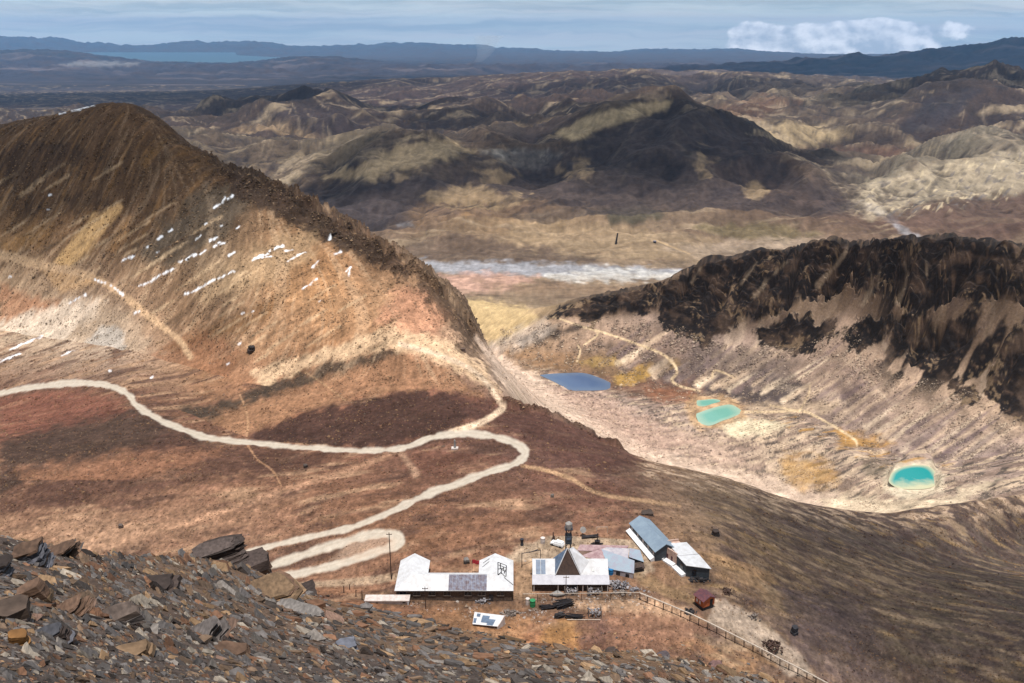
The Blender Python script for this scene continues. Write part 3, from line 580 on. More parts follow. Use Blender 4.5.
paint(*F,[(600,210),(640,202),(666,214),(644,223),(612,223)],(78,74,60),.8,4,5)
paint(*F,[(696,226),(760,222),(824,234),(784,241),(720,237)],(120,106,76),.7,4,5)
paint(*F,[(660,248),(760,238),(840,240),(790,252),(700,256)],(178,156,134),.7,4,5)
stroke(*F,[(868,206,8),(888,216,7),(905,232,6),(930,242,5)],(172,168,170),.7,2.5,2)
stroke(*F,[(690,254,1),(670,246,1),(655,240,1)],(220,185,140),.7,.8,.3)
paint(*F,[(428,210),(440,208),(463,211),(460,215),(445,215),(430,213)],(70,62,78),.75,1,1.5,4)
paint(*F,[(395,224),(412,221),(414,226),(398,227)],(186,184,188),.6,1.2,1.5,4)
# --- dark hills, cloud shade painted into their own dark tone
Hh = ('hill_foot','trough')
mottle('hill_foot','world_end',(84,68,60),700,360,-.05,.25,.5,.2,17,lambda x,y: 1-sstep(200,212,y))
mottle('hill_foot','plain',(186,164,134),420,170,.16,.36,.55,.4,18,lambda x,y: 1-sstep(196,208,y))
mottle('hill_foot','plain',(52,48,50),160,70,.12,.34,.6,.3,19,lambda x,y: 1-sstep(196,208,y))
paint(*Hh,[(470,206),(540,160),(600,130),(640,114),(676,108),(740,137),(820,187),(850,212),(760,222),(640,206),(540,208)],(80,68,64),.7,8,12,30)
paint(*Hh,[(400,205),(470,190),(560,205),(480,228),(420,232)],(190,150,108),.6,6,8)
paint('hill_foot','second_hills',[(555,132),(600,112),(640,104),(672,102),(664,112),(620,122),(572,142)],(186,164,128),.8,3,4)
paint(*Hh,[(325,178),(400,147),(440,140),(474,150),(430,164),(372,182)],(206,180,140),.7,4,6)
paint(*Hh,[(300,200),(360,180),(420,172),(446,184),(402,215),(372,238),(325,218)],(58,56,62),.8,5,8)
paint(*Hh,[(480,152),(540,149),(562,155),(540,171),(510,166)],(156,152,146),.7,4,5)
paint(*Hh,[(850,208),(866,186),(920,166),(1030,148),(1030,192),(960,196),(900,214),(872,218)],(204,186,158),.6,5,7)
paint(*Hh,[(878,216),(930,201),(1030,194),(1030,236),(930,238),(880,232)],(102,80,70),.7,5,7)
paint('hill_foot','trough',[(690,150),(740,160),(800,190),(830,205),(780,205),(720,180)],(110,88,74),.6,5,8)
mottle('hill_foot','trough',(226,204,168),90,26,.16,.34,.7,.9,20,[(840,210),(866,184),(1030,146),(1030,196),(900,218)],4,6)
mottle('hill_foot','trough',(120,112,110),80,26,.14,.34,.7,.7,21,[(840,210),(866,184),(1030,146),(1030,196),(900,218)],4,6)
Gg = ('trough','plain')
paint(*Gg,[(205,148),(250,126),(285,120),(335,140),(362,152),(300,162),(240,166)],(190,160,124),.55,5,7)
paint(*Gg,[(262,112),(330,106),(396,136),(330,142),(290,126)],(66,56,56),.75,4,5)
paint(*Gg,[(716,122),(800,124),(852,134),(810,148),(740,142)],(206,180,140),.65,4,6)
paint(*Gg,[(480,128),(560,120),(620,118),(560,134),(500,138)],(196,166,126),.5,4,6)
paint(*Gg,[(690,120),(720,105),(770,95),(800,100),(760,118)],(122,92,74),.6,4,6)
paint(*Gg,[(902,124),(930,95),(962,92),(984,87),(964,110),(930,132),(900,134)],(58,54,58),.8,4,5)
paint(*Gg,[(860,175),(780,150),(850,148),(940,150),(1000,152),(930,168)],(112,84,70),.7,5,6)
# --- altiplano
mottle('highlands','near_shore',(64,62,72),5000,1500,.0,.3,.7,0,22)
mottle('highlands','near_shore',(120,108,108),6000,700,.12,.36,.6,0,23)
paint('plain_far','lake_bed',[(60,64),(95,61),(140,63),(120,66),(80,66)],(190,188,188),.35,1.5,2)
for pts in ([(1000,50),(1008,44),(1016,46),(1030,44),(1030,49),(1014,51)],[(930,61),(945,57),(952,59),(938,62)],[(965,57),(975,53),(982,54),(972,58)],[(985,54),(998,50),(1000,53)]):
    paint('plain_far','near_shore',pts,(245,248,252),.9,.8,1)
# --- marks washed down the dry hills
rs, ln = runnels('hill_foot','plain',55,420,18,260,.4)
_, ln2 = runnels('hill_foot','plain',170,900,18,262,.4)
hw = (sstep(K['hill_foot']+.15,K['hill_foot']+.5,U[rs])*(1-sstep(K['highlands']+.2,K['plain'],U[rs])))[:,None]
mix(rs, sstep(.7,2.0,ln*.7+ln2*.6)*.42*hw, alb(184,164,138))
mix(rs, sstep(.3,1.6,-ln*.7-ln2*.5)*.6*hw, alb(58,50,50))
# --- ribs of paler ground, darker gullies
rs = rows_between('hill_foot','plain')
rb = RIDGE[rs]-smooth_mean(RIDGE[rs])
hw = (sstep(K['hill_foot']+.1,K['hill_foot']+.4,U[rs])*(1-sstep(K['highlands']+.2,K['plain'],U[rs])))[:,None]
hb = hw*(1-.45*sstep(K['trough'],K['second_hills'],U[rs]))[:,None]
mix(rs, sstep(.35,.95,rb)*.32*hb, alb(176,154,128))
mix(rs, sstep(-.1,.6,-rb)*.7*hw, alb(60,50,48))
# --- the dark hills as one folded mass, partly painted cloud shade, pale only where worn
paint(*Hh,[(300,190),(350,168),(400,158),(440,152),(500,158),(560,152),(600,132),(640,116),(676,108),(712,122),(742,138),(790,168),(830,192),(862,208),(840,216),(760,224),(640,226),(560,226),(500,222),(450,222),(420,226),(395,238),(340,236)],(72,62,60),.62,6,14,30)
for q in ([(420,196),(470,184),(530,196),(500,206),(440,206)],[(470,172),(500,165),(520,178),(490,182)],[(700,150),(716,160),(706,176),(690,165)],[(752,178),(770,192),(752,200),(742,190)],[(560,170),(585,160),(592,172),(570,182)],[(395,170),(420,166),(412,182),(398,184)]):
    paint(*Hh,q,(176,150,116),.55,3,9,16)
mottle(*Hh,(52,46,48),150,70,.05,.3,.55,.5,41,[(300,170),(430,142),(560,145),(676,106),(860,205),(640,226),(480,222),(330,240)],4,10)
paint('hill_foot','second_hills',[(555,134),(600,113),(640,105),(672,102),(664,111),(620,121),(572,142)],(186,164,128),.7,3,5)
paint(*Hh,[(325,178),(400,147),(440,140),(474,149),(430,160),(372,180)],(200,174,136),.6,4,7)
# --- finer grain everywhere
tg = np.interp(U,[0,2,4,9,12,14,18,19,23,26],[.1,.25,.42,.26,.36,.26,.3,.26,.26,.2])[:,None]
fg = np.interp(U,[0,2,4,9,12,14,18,19,23,26],[.1,.36,.36,.26,.26,.2,.2,.16,.14,.08])[:,None]
g = np.exp(np.clip(tg*TONE*1.3+fg*FINE,-1.1,.9))
C *= g[...,None]
# stones and tufts that show singly
rs = rows_between('dip','floor')
sp = np.zeros(X[rs].shape, np.float32)
lev = np.floor(np.log2(np.median(D[rs],axis=1)/FPX*3.4))
for Lv in np.unique(lev):
    i_ = np.where(lev == Lv)[0]; s_ = slice(rs.start+i_[0], rs.start+i_[-1]+1)
    sp[i_[0]:i_[-1]+1] = perlin(X[s_]/2**Lv, Y[s_]/2**Lv, 140)
sp = sp*(1-sstep(490,520,PX[rs])*(U[rs]>K['rim'])[:,None])
mix(rs, sstep(.5,.7,sp)*.5, alb(66,50,42)); mix(rs, sstep(.62,.78,-sp)*.35, alb(206,176,142))
# --- roads and snow last
tr = alb(214,200,182)
rn = rows_between('dip','floor')
edge = ROADM[rn]
for Ln in (TRACK, LOOP):
    _r, bank = mask_line('dip','floor',[(a,b+w*.75,w*.35) for a,b,w in Ln],1.6,1.2,6,171)
    mix(_r, bank*.45*(1-ROADM[_r]), alb(92,66,54))
rv = (1+.10*FINE[rn]+.10*fbm(X[rn]/3,Y[rn]/3,3,150))[...,None]
C[rn] = C[rn]*(1-.94*edge[...,None])+tr*rv*.94*edge[...,None]
for Ln in (TRACK, LOOP):
    _r, rut = mask_line('dip','floor',[(a,b-w*.12,.7) for a,b,w in Ln],.9,.6,5,172)
    mix(_r, rut*.45*ROADM[_r], alb(186,166,146))
rs, mk = mask_poly('dip','rim',[(330,560),(350,542),(385,536),(398,540),(392,550),(360,560)],3,3)
mix(rs, mk*.35, alb(220,190,165))
snow = np.array([.86,.88,.92])
sn = (SNOWM*.72)[...,None]
C[:] = C*(1-sn)+snow*sn
np.clip(C, .004, .92, out=C)
# ------------------------------------------------------------------ meshes out of the survey grid
VCO = np.stack([X, Y, Z], -1).reshape(-1, 3).astype(np.float32)
VCL = np.concatenate([C, np.ones(C.shape[:2]+(1,))], -1).reshape(-1, 4).astype(np.float32)

def np_mesh(name, co, quads, col=None, mat=None, smooth=True):
    me = bpy.data.meshes.new(name)
    n = len(quads); k = quads.shape[1]
    me.vertices.add(len(co)); me.vertices.foreach_set('co', np.ascontiguousarray(co, np.float32).ravel())
    me.loops.add(n*k); me.loops.foreach_set('vertex_index', np.ascontiguousarray(quads, np.int32).ravel())
    me.polygons.add(n); me.polygons.foreach_set('loop_start', np.arange(0, n*k, k, dtype=np.int32))
    me.polygons.foreach_set('use_smooth', np.full(n, smooth))
    me.update(calc_edges=True)
    if col is not None:
        at = me.color_attributes.new('ground', 'FLOAT_COLOR', 'POINT')
        at.data.foreach_set('color', np.ascontiguousarray(col, np.float32).ravel())
    if mat: me.materials.append(mat)
    ob = bpy.data.objects.new(name, me); COL.objects.link(ob)
    return ob

def grid_object(name, facemask, mat):
    """facemask over (NR-1, NC-1) cells"""
    r, c = np.nonzero(facemask)
    i = r*NC+c
    q = np.stack([i, i+1, i+NC+1, i+NC], -1)
    used, inv = np.unique(q.ravel(), return_inverse=True)
    ob = np_mesh(name, VCO[used], inv.reshape(q.shape), VCL[used], mat)
    ob['kind'] = 'structure'
    return ob

def new_mat(name):
    mt = bpy.data.materials.new(name); mt.use_nodes = True
    nt = mt.node_tree
    return mt, nt, nt.nodes['Principled BSDF']

def ground_mat(name, scale, amount, bump, dist, rough=.95):
    mt, nt, b = new_mat(name)
    N = nt.nodes.new; L = nt.links.new
    at = N('ShaderNodeAttribute'); at.attribute_name = 'ground'
    tc = N('ShaderNodeTexCoord')
    nz = N('ShaderNodeTexNoise'); nz.inputs['Scale'].default_value = scale; nz.inputs['Detail'].default_value = 5; nz.inputs['Roughness'].default_value = .65
    L(tc.outputs['Object'], nz.inputs['Vector'])
    mr = N('ShaderNodeMapRange'); mr.inputs[1].default_value = .3; mr.inputs[2].default_value = .7; mr.inputs[3].default_value = 1-amount; mr.inputs[4].default_value = 1+amount
    L(nz.outputs['Fac'], mr.inputs[0])
    mx = N('ShaderNodeVectorMath'); mx.operation = 'SCALE'
    L(at.outputs['Color'], mx.inputs[0]); L(mr.outputs[0], mx.inputs['Scale'])
    L(mx.outputs[0], b.inputs['Base Color'])
    b.inputs['Roughness'].default_value = rough; b.inputs['Specular IOR Level'].default_value = .12
    bp = N('ShaderNodeBump'); bp.inputs['Strength'].default_value = bump; bp.inputs['Distance'].default_value = dist
    L(nz.outputs['Fac'], bp.inputs['Height']); L(bp.outputs['Normal'], b.inputs['Normal'])
    return mt
M_NEAR = ground_mat('grassy_hillside', 1.1, .28, .6, .5)
M_ROAD = ground_mat('dirt_track', 1.6, .08, .3, .15)
M_SNOW = ground_mat('old_snow', 1.0, .04, .3, .2, .6)
M_VAL = ground_mat('valley_scree', .45, .22, .6, 1.2)
M_FAR = ground_mat('dry_hills', .035, .25, .7, 14)
M_PLAIN = ground_mat('dry_plain', .004, .15, .3, 40)
UC = .5*(U[1:]+U[:-1])[:,None]*np.ones((1,NC-1))
cell = lambda a: .25*(a[1:,1:]+a[:-1,1:]+a[1:,:-1]+a[:-1,:-1])
rmask = (cell(ROADM) > .5) & (UC > K['dip'])
smask = (cell(SNOWM) > .5) & ~rmask
rest = ~(rmask | smask)
grid_object('foreground_slope', (UC < K['dip']) & rest, M_NEAR)
grid_object('hillside', (UC >= K['dip']) & (UC < K['floor']-.5) & rest, M_NEAR)
grid_object('valley', (UC >= K['floor']-.5) & (UC < K['behind_ridge']+.5) & rest, M_VAL)
grid_object('far_valley', (UC >= K['behind_ridge']+.5) & (UC < K['hill_foot']) & rest, M_FAR)
grid_object('hills', (UC >= K['hill_foot']) & (UC < K['highlands']+.3) & rest, M_FAR)
grid_object('plain', (UC >= K['highlands']+.3) & (UC < K['near_shore']) & rest, M_PLAIN)
grid_object('far_mountains', (UC >= K['near_shore']) & rest, M_PLAIN)
grid_object('dirt_road', rmask, M_ROAD)
grid_object('snow', smask, M_SNOW)

# ------------------------------------------------------------------ water
def water_mat(name, rough, flat=None):
    mt, nt, b = new_mat(name)
    N = nt.nodes.new; L = nt.links.new
    tc = N('ShaderNodeTexCoord'); nz = N('ShaderNodeTexNoise'); nz.inputs['Scale'].default_value = .35; nz.inputs['Detail'].default_value = 3
    L(tc.outputs['Object'], nz.inputs['Vector'])
    if flat is not None: b.inputs['Base Color'].default_value = (*flat,1)
    else:
        at = N('ShaderNodeAttribute'); at.attribute_name = 'ground'; L(at.outputs['Color'], b.inputs['Base Color'])
    b.inputs['Roughness'].default_value = rough; b.inputs['IOR'].default_value = 1.33
    bp = N('ShaderNodeBump'); bp.inputs['Strength'].default_value = .06; bp.inputs['Distance'].default_value = .1
    L(nz.outputs['Fac'], bp.inputs['Height']); L(bp.outputs['Normal'], b.inputs['Normal'])
    return mt
M_WATER = water_mat('pond_water', .12)
def water(name, pts, z, deep, shallow, shelf):
    """rings from the shore to the deepest point; the silty bed shows through near the shore (shelf = which side is shallow)"""
    pts = np.array([p[:2] for p in spline([p+(1,) for p in pts]+[pts[0]+(1,)], 6)][:-1])
    w = np.array([tuple(on_plane(x, y, z)) for x, y in pts]); c = w.mean(0); n = len(w); R = 16
    vs, cs = [], []
    for r in range(R):
        f = 1-r/R
        ring = c+(w-c)*f
        v = (ring[:,1]-w[:,1].min())/np.ptp(w[:,1])
        wob = .16*fbm(ring[:,0]/7, ring[:,1]/7, 4, 610)
        dp = np.clip((1-f)*2.2+wob, 0, 1)
        if shelf: dp = np.clip(np.minimum((1-f)*4+wob, (v-.10+wob*1.6)*3.0), 0, 1)
        vs.append(ring); cs.append(np.array(shallow)*(1-dp[:,None])+np.array(deep)*dp[:,None])
    vs = np.concatenate(vs+[c[None]]); cs = np.concatenate(cs+[np.array(deep)[None]])
    q = []
    for r in range(R-1):
        i = np.arange(n); j = (i+1)%n
        q.append(np.stack([r*n+i, r*n+j, (r+1)*n+j, (r+1)*n+i], -1))
    i = np.arange(n); q.append(np.stack([(R-1)*n+i, (R-1)*n+(i+1)%n, np.full(n,R*n), np.full(n,R*n)], -1))
    faces = [list(dict.fromkeys(f)) for f in np.concatenate(q).tolist()]
    me = bpy.data.meshes.new(name); me.from_pydata(vs.tolist(), [], faces)
    bm = bmesh.new(); bm.from_mesh(me); bmesh.ops.recalc_face_normals(bm, faces=bm.faces)
    if sum(f.normal.z for f in bm.faces) < 0: bmesh.ops.reverse_faces(bm, faces=bm.faces)
    bm.to_mesh(me); bm.free()
    at = me.color_attributes.new('ground','FLOAT_COLOR','POINT'); at.data.foreach_set('color', np.concatenate([cs,np.ones((len(cs),1))],1).astype(np.float32).ravel())
    me.materials.append(M_WATER)
    ob = bpy.data.objects.new(name, me); COL.objects.link(ob); ob['kind'] = 'structure'
WCOL = {'b': (alb(92,112,146), alb(110,126,150), False), 't': (alb(126,186,170), alb(178,204,182), False), 'g': (alb(36,158,156), alb(214,210,172), True)}
for (nm, _, pts, kind), zz in zip(PONDS, PONDZ):
    cx = sum(p[0] for p in pts)/len(pts); cy = sum(p[1] for p in pts)/len(pts)
    water(nm, [(cx+(x-cx)*1.05, cy+(y-cy)*1.05) for x, y in pts], zz, *WCOL[kind])
me = bpy.data.meshes.new('distant_lake')
me.from_pydata([(-60000,38500,LAKE_Z),(-6500,38500,LAKE_Z),(-8600,41500,LAKE_Z),(-10400,46000,LAKE_Z),(-15000,51500,LAKE_Z),(-17000,58000,LAKE_Z),(-60000,60000,LAKE_Z)],[],[tuple(range(7))])
me.materials.append(water_mat('distant_lake_water', .4, tuple(alb(44,88,108))))
ob = bpy.data.objects.new('distant_lake', me); COL.objects.link(ob); ob['kind'] = 'structure'
# ------------------------------------------------------------------ helpers for built things
def zat(x, y):
    s = x/y; j = int(np.clip(round((s+.86)/1.72*(NC-1)), 0, NC-1))
    return float(np.interp(y, D[:,j], Z[:,j]))
def ground(px, py, a='dip', b='floor'):
    rs = rows_between(a, b); d2 = (PX[rs]-px)**2+(PY[rs]-py)**2
    i = np.unravel_index(np.argmin(d2+D[rs]*1e-4), d2.shape)
    return Vector((float(X[rs][i]), float(D[rs][i]), float(Z[rs][i])))
def thing(name, label, cat, loc=(0,0,0), group=None):
    o = bpy.data.objects.new(name, None); COL.objects.link(o); o.location = loc; o.empty_display_size = .2
    o['label'] = label; o['category'] = cat
    if group: o['group'] = group
    return o
def tag(o, label, cat, group=None):
    o['label'] = label; o['category'] = cat
    if group: o['group'] = group
    return o
class MB:
    """collects polygons in world coordinates"""
    def __init__(s): s.v = []; s.f = []
    def poly(s, pts):
        n = len(s.v); s.v += [tuple(p) for p in pts]; s.f.append(list(range(n, n+len(pts))))
    def prism(s, base, top):
        n = len(s.v); k = len(base); s.v += [tuple(p) for p in base]+[tuple(p) for p in top]
        s.f.append([n+i for i in range(k)][::-1]); s.f.append([n+k+i for i in range(k)])
        for i in range(k):
            j = (i+1) % k; s.f.append([n+i, n+j, n+k+j, n+k+i])
    def slab(s, pts, t, nrm=None):
        p = [Vector(q) for q in pts]; n = nrm or (p[1]-p[0]).cross(p[2]-p[0]).normalized()
        if n.z < 0 and nrm is None: n = -n
        s.prism([q-n*t for q in p], p)
    def box(s, c, d, rz=0, tilt=0):
        m = Matrix.Rotation(rz,3,'Z')@Matrix.Rotation(tilt,3,'Y'); c = Vector(c)
        q = [Vector((x,y,z)) for z in (-.5,.5) for x,y in ((-.5,-.5),(.5,-.5),(.5,.5),(-.5,.5))]
        w = [c+m@Vector((a.x*d[0],a.y*d[1],a.z*d[2])) for a in q]
        s.prism(w[:4], w[4:])
    def bar(s, a, b, r, n=6, r2=None):
        a = Vector(a); b = Vector(b); r2 = r if r2 is None else r2
        z = (b-a).normalized(); x = z.orthogonal().normalized(); y = z.cross(x)
        ring = [(math.cos(2*math.pi*i/n), math.sin(2*math.pi*i/n)) for i in range(n)]
        s.prism([a+(x*c+y*e)*r for c,e in ring], [b+(x*c+y*e)*r2 for c,e in ring])
    def build(s, name, mat, parent=None, smooth=False, bevel=0):
        me = bpy.data.meshes.new(name)
        off = parent.matrix_world.translation if parent and parent.parent is None else Vector((0,0,0))
        if parent is not None:
            p = parent; off = Vector(p.location)
            while p.parent is not None: p = p.parent; off = off+Vector(p.location)
            me.from_pydata([tuple(Vector(q)-off) for q in s.v], [], s.f)
        else:
            o = sum((Vector(q) for q in s.v), Vector())/len(s.v); o.z = min(q[2] for q in s.v)
            me.from_pydata([tuple(Vector(q)-o) for q in s.v], [], s.f)
        bm = bmesh.new(); bm.from_mesh(me); bmesh.ops.recalc_face_normals(bm, faces=bm.faces); bm.to_mesh(me); bm.free()
        if smooth: me.polygons.foreach_set('use_smooth', [True]*len(me.polygons))
        me.materials.append(mat)
        ob = bpy.data.objects.new(name, me); COL.objects.link(ob)
        if parent is not None: ob.parent = parent
        else: ob.location = o
        return ob
def pmat(name, a, b, scale, rough=.8, metal=0, wave=None, bump=.2, spec=.3):
    """two-colour weathered surface; wave = (direction, scale) for corrugations"""
    mt, nt, bs = new_mat(name); N = nt.nodes.new; L = nt.links.new
    tc = N('ShaderNodeTexCoord'); nz = N('ShaderNodeTexNoise'); nz.inputs['Scale'].default_value = scale; nz.inputs['Detail'].default_value = 6; nz.inputs['Roughness'].default_value = .65
    L(tc.outputs['Object'], nz.inputs['Vector'])
    mr = N('ShaderNodeMapRange'); mr.inputs[1].default_value = .38; mr.inputs[2].default_value = .64; L(nz.outputs['Fac'], mr.inputs[0])
    mx = N('ShaderNodeMix'); mx.data_type = 'RGBA'; mx.inputs[6].default_value = (*a,1); mx.inputs[7].default_value = (*b,1)
    L(mr.outputs[0], mx.inputs[0]); L(mx.outputs[2], bs.inputs['Base Color'])
    bs.inputs['Roughness'].default_value = rough; bs.inputs['Metallic'].default_value = metal; bs.inputs['Specular IOR Level'].default_value = spec
    bp = N('ShaderNodeBump'); bp.inputs['Strength'].default_value = bump; bp.inputs['Distance'].default_value = .08
    if wave:
        wv = N('ShaderNodeTexWave'); wv.bands_direction = wave[0]; wv.inputs['Scale'].default_value = wave[1]; wv.inputs['Distortion'].default_value = .3
        L(tc.outputs['Object'], wv.inputs['Vector']); L(wv.outputs['Fac'], bp.inputs['Height'])
    else: L(nz.outputs['Fac'], bp.inputs['Height'])
    L(bp.outputs['Normal'], bs.inputs['Normal'])
    return mt
c_ = lambda *q: tuple(alb(*q))
P_WHITE = pmat('white_roof_paint', (.57,.57,.59), (.46,.45,.45), .6, .55, 0, ('X',2.6), .5)
P_PORCH = pmat('white_porch_sheet', (.44,.43,.46), (.36,.35,.38), .8, .6, 0, ('X',2.6), .35)
P_WHITE2 = pmat('white_plaster', c_(238,226,220), c_(206,188,178), .8)
P_RUST = pmat('rusted_zinc', c_(150,154,172), c_(112,92,96), 1.1, .55, .1, ('X',1.6), .6)
P_ZINC = pmat('zinc_roof', c_(158,176,192), c_(142,160,178), .5, .5, .1, ('X',1.4), .3)
P_STONE = pmat('dry_stone_wall', c_(122,102,88), c_(78,64,56), 1.8, .95, 0, None, .8)
P_DARK = pmat('dark_boards', c_(70,66,68), c_(48,44,46), 1.6)
P_SLATE = pmat('dark_grey_cladding', c_(84,92,98), c_(66,72,80), 1.2, .7, 0, ('X',2.5), .3)
P_PINK = pmat('pinkish_plaster', c_(244,212,194), c_(214,176,158), 1.0)
P_PINKROOF = pmat('faded_pink_sheet', c_(196,166,166), c_(160,124,128), .8, .6, 0, ('X',2), .3)
P_PALEROOF = pmat('pale_sheet', c_(212,204,206), c_(178,172,184), .7, .6, 0, ('X',2), .3)
P_BLUEROOF = pmat('pale_blue_sheet', c_(166,186,200), c_(170,168,184), .5, .55, 0, ('X',2), .3)
P_BROWN = pmat('brown_sheet', c_(104,84,74), c_(76,62,58), 1.6, .7, 0, ('X',2.6), .6)
P_GLASS = pmat('dark_window', c_(44,48,56), c_(30,32,38), .8, .15, 0, None, .02, .6)
P_SKYL = pmat('skylight_sheet', c_(112,132,158), c_(88,104,128), 1.2, .35, 0, ('X',1.2), .3)
P_ORANGE = pmat('orange_paint', c_(206,112,62), c_(164,82,48), 1.6)
P_MAROON = pmat('maroon_sheet', c_(122,72,74), c_(90,58,70), 1.5, .5, 0, ('X',2.5), .3)
P_WOOD = pmat('grey_timber', c_(150,136,126), c_(104,92,86), 2.2)
P_POST = pmat('old_post', c_(92,66,54), c_(64,48,42), 2.2)
P_PIPE = pmat('pale_pipe', c_(222,208,192), c_(190,172,156), 1.5)
P_BLACK = pmat('black_tarp', c_(40,34,36), c_(28,24,26), 1.5, .8)
P_IRON = pmat('dark_iron', c_(72,74,84), c_(52,52,60), 1.5, .6, .3)
P_RED = pmat('red_cloth', c_(214,60,70), c_(184,48,58), 1.0)
P_TANK = pmat('grey_tank', c_(176,172,168), c_(140,134,130), 1.0)
P_GREEN = pmat('green_plastic', c_(60,158,98), c_(48,128,84), 1.2)
P_BLUE = pmat('blue_plastic', c_(50,140,200), c_(46,120,178), 1.2)
P_CAR = pmat('white_car_paint', (.78,.79,.8), (.74,.75,.76), .6, .3, 0, None, 0, .5)
P_TYRE = pmat('tyre_rubber', (.02,.02,.02), (.03,.03,.03), 3)
P_CONC = pmat('whitewashed_terrace', (.7,.7,.7), (.52,.5,.5), .9)
P_JUNK = pmat('scrap_metal', c_(178,174,178), c_(96,88,90), 1.2, .7)

# ------------------------------------------------------------------ the long lodge with two wings
ZG = -150.2; EZ = -146.4; RZ = -144.0
lodge = thing('lodge', 'long white-roofed lodge with two wings pointing back and a rusty grey roof panel', 'building', (-16, 216.8, ZG))
m = MB(); e, r = EZ, RZ; o_ = .25
A=(-32.5,212.4,e); B=(.4,212.4,e); RL=(-28.3,216.8,r); RR=(-4.9,216.8,r); PL=(-28.3,227.5,r); PR=(-4.9,227.5,r)
AL=(-32.5,227.5,e); IL=(-23.9,227.5,e); VL=(-23.9,221.2,e); VR=(-9.5,221.2,e); IR=(-9.5,227.5,e); BR=(.4,227.5,e)
for q in ((A,B,RR,RL),(A,RL,PL,AL),(RL,VL,IL,PL),(RL,RR,VR,VL),(RR,PR,IR,VR),(B,BR,PR,RR)): m.slab(q, .16)
roof = m.build('roof', P_WHITE, lodge)
m = MB(); wz = e-.12
def wallring(m, pts, zb, zt, t=.3):
    for (x0,y0),(x1,y1) in zip(pts, pts[1:]+pts[:1]):
        d = Vector((x1-x0,y1-y0,0)).normalized(); n = Vector((-d.y,d.x,0))*t
        a = Vector((x0,y0,0)); b = Vector((x1,y1,0))-d*t
        m.prism([(p.x,p.y,zb) for p in (a,b,b+n,a+n)], [(p.x,p.y,zt) for p in (a,b,b+n,a+n)])
wallring(m, [(-32.1,212.9),(0,212.9),(0,227.2),(-9.1,227.2),(-9.1,221),(-24.3,221),(-24.3,227.2),(-32.1,227.2)], ZG-3.5, e-.18)
for (xa, xp, xb) in ((-32.1,-28.3,-24.3),(-9.1,-4.9,0)):
    m.prism([(xa,226.95,e-.18),(xb,226.95,e-.18),(xp,226.95,r-.25)],[(xa,227.2,e-.18),(xb,227.2,e-.18),(xp,227.2,r-.25)])
wl = m.build('wall', P_STONE, lodge)
for x in (-30.2,-26.4,-22.2,-18,-12.2,-8.4,-3.2):
    f = MB(); f.box((x,212.86,EZ-1.15),(1.9,.12,1.3)); fr = f.build('window', P_GLASS, lodge)
    g = MB()
    for dx in (-1.0,1.0): g.box((x+dx,212.8,EZ-1.15),(.12,.14,1.42))
    g.box((x,212.8,EZ-1.15),(.1,.13,1.3)); g.box((x,212.79,EZ-.44),(2.1,.15,.12)); g.box((x,212.79,EZ-1.86),(2.1,.15,.12)); g.build('window_frame', P_WOOD, fr)
m = MB(); m.box((-5.8,212.84,ZG+1.1),(1.2,.12,2.4)); m.build('door', P_DARK, lodge)
def on_slope(p0, p1, p3, u, v, lift):
    p0, p1, p3 = map(Vector, (p0,p1,p3)); n = (p1-p0).cross(p3-p0).normalized()
    if n.z < 0: n = -n
    return p0+(p1-p0)*u+(p3-p0)*v+n*lift
m = MB()
fx = lambda x, v: (x, 212.4+v*4.4, e+v*(r-e))
ns = Vector((0,-(r-e),4.4)).normalized()
for i in range(10):
    x0 = -17.6+i*1.06; a = [Vector(fx(x0,.02)),Vector(fx(x0+1.03,.02)),Vector(fx(x0+1.03,.985)),Vector(fx(x0,.985))]
    m.slab([p+ns*(.05+.015*(i%2)) for p in a], .03, ns)
m.build('roof_panel', P_RUST, lodge)
# lettering frame painted on the outer slope of the right wing, and two dashes on the inner one
m = MB(); no = Vector((r-e,0,5.3)).normalized()
def so_(u, v): return Vector((-4.9+u*5.3, 216.8+v*10.7, r+u*(e-r)))+no*.03
def stroke3(m, pf, a, b, w=.13):
    a, b = pf(*a), pf(*b); d = (b-a).normalized(); t = d.cross(no).normalized()*w
    m.prism([a-t,b-t,b+t,a+t],[a-t+no*.02,b-t+no*.02,b+t+no*.02,a+t+no*.02])
for a, b in (((.16,.62),(.62,.62)),((.16,.62),(.18,.02)),((.62,.62),(.60,.10)),((.30,.62),(.30,.36)),((.30,.36),(.58,.30)),((.2,.5),(.6,.5)),((.18,.3),(.44,.42)),((.18,.02),(.34,.2)),((.34,.2),(.58,.06)),((.34,.36),(.36,.14)),((.47,.5),(.45,.3)),((.5,.2),(.56,.4)),((.5,.02),(.98,-.16))):
    stroke3(m, so_, a, b)
m.build('painted_lettering', P_BLACK, lodge)
m = MB(); no2 = no; no = Vector((-(r-e),0,4.6)).normalized()
def si_(u, v): return Vector((-4.9-u*4.6, 216.8+v*10.7, r+u*(e-r)))+no*.03
for a, b in (((.75,.78),(.35,.86)),((.78,.60),(.36,.72))): stroke3(m, si_, a, b, .12)
m.build('painted_dashes', P_BLACK, lodge)

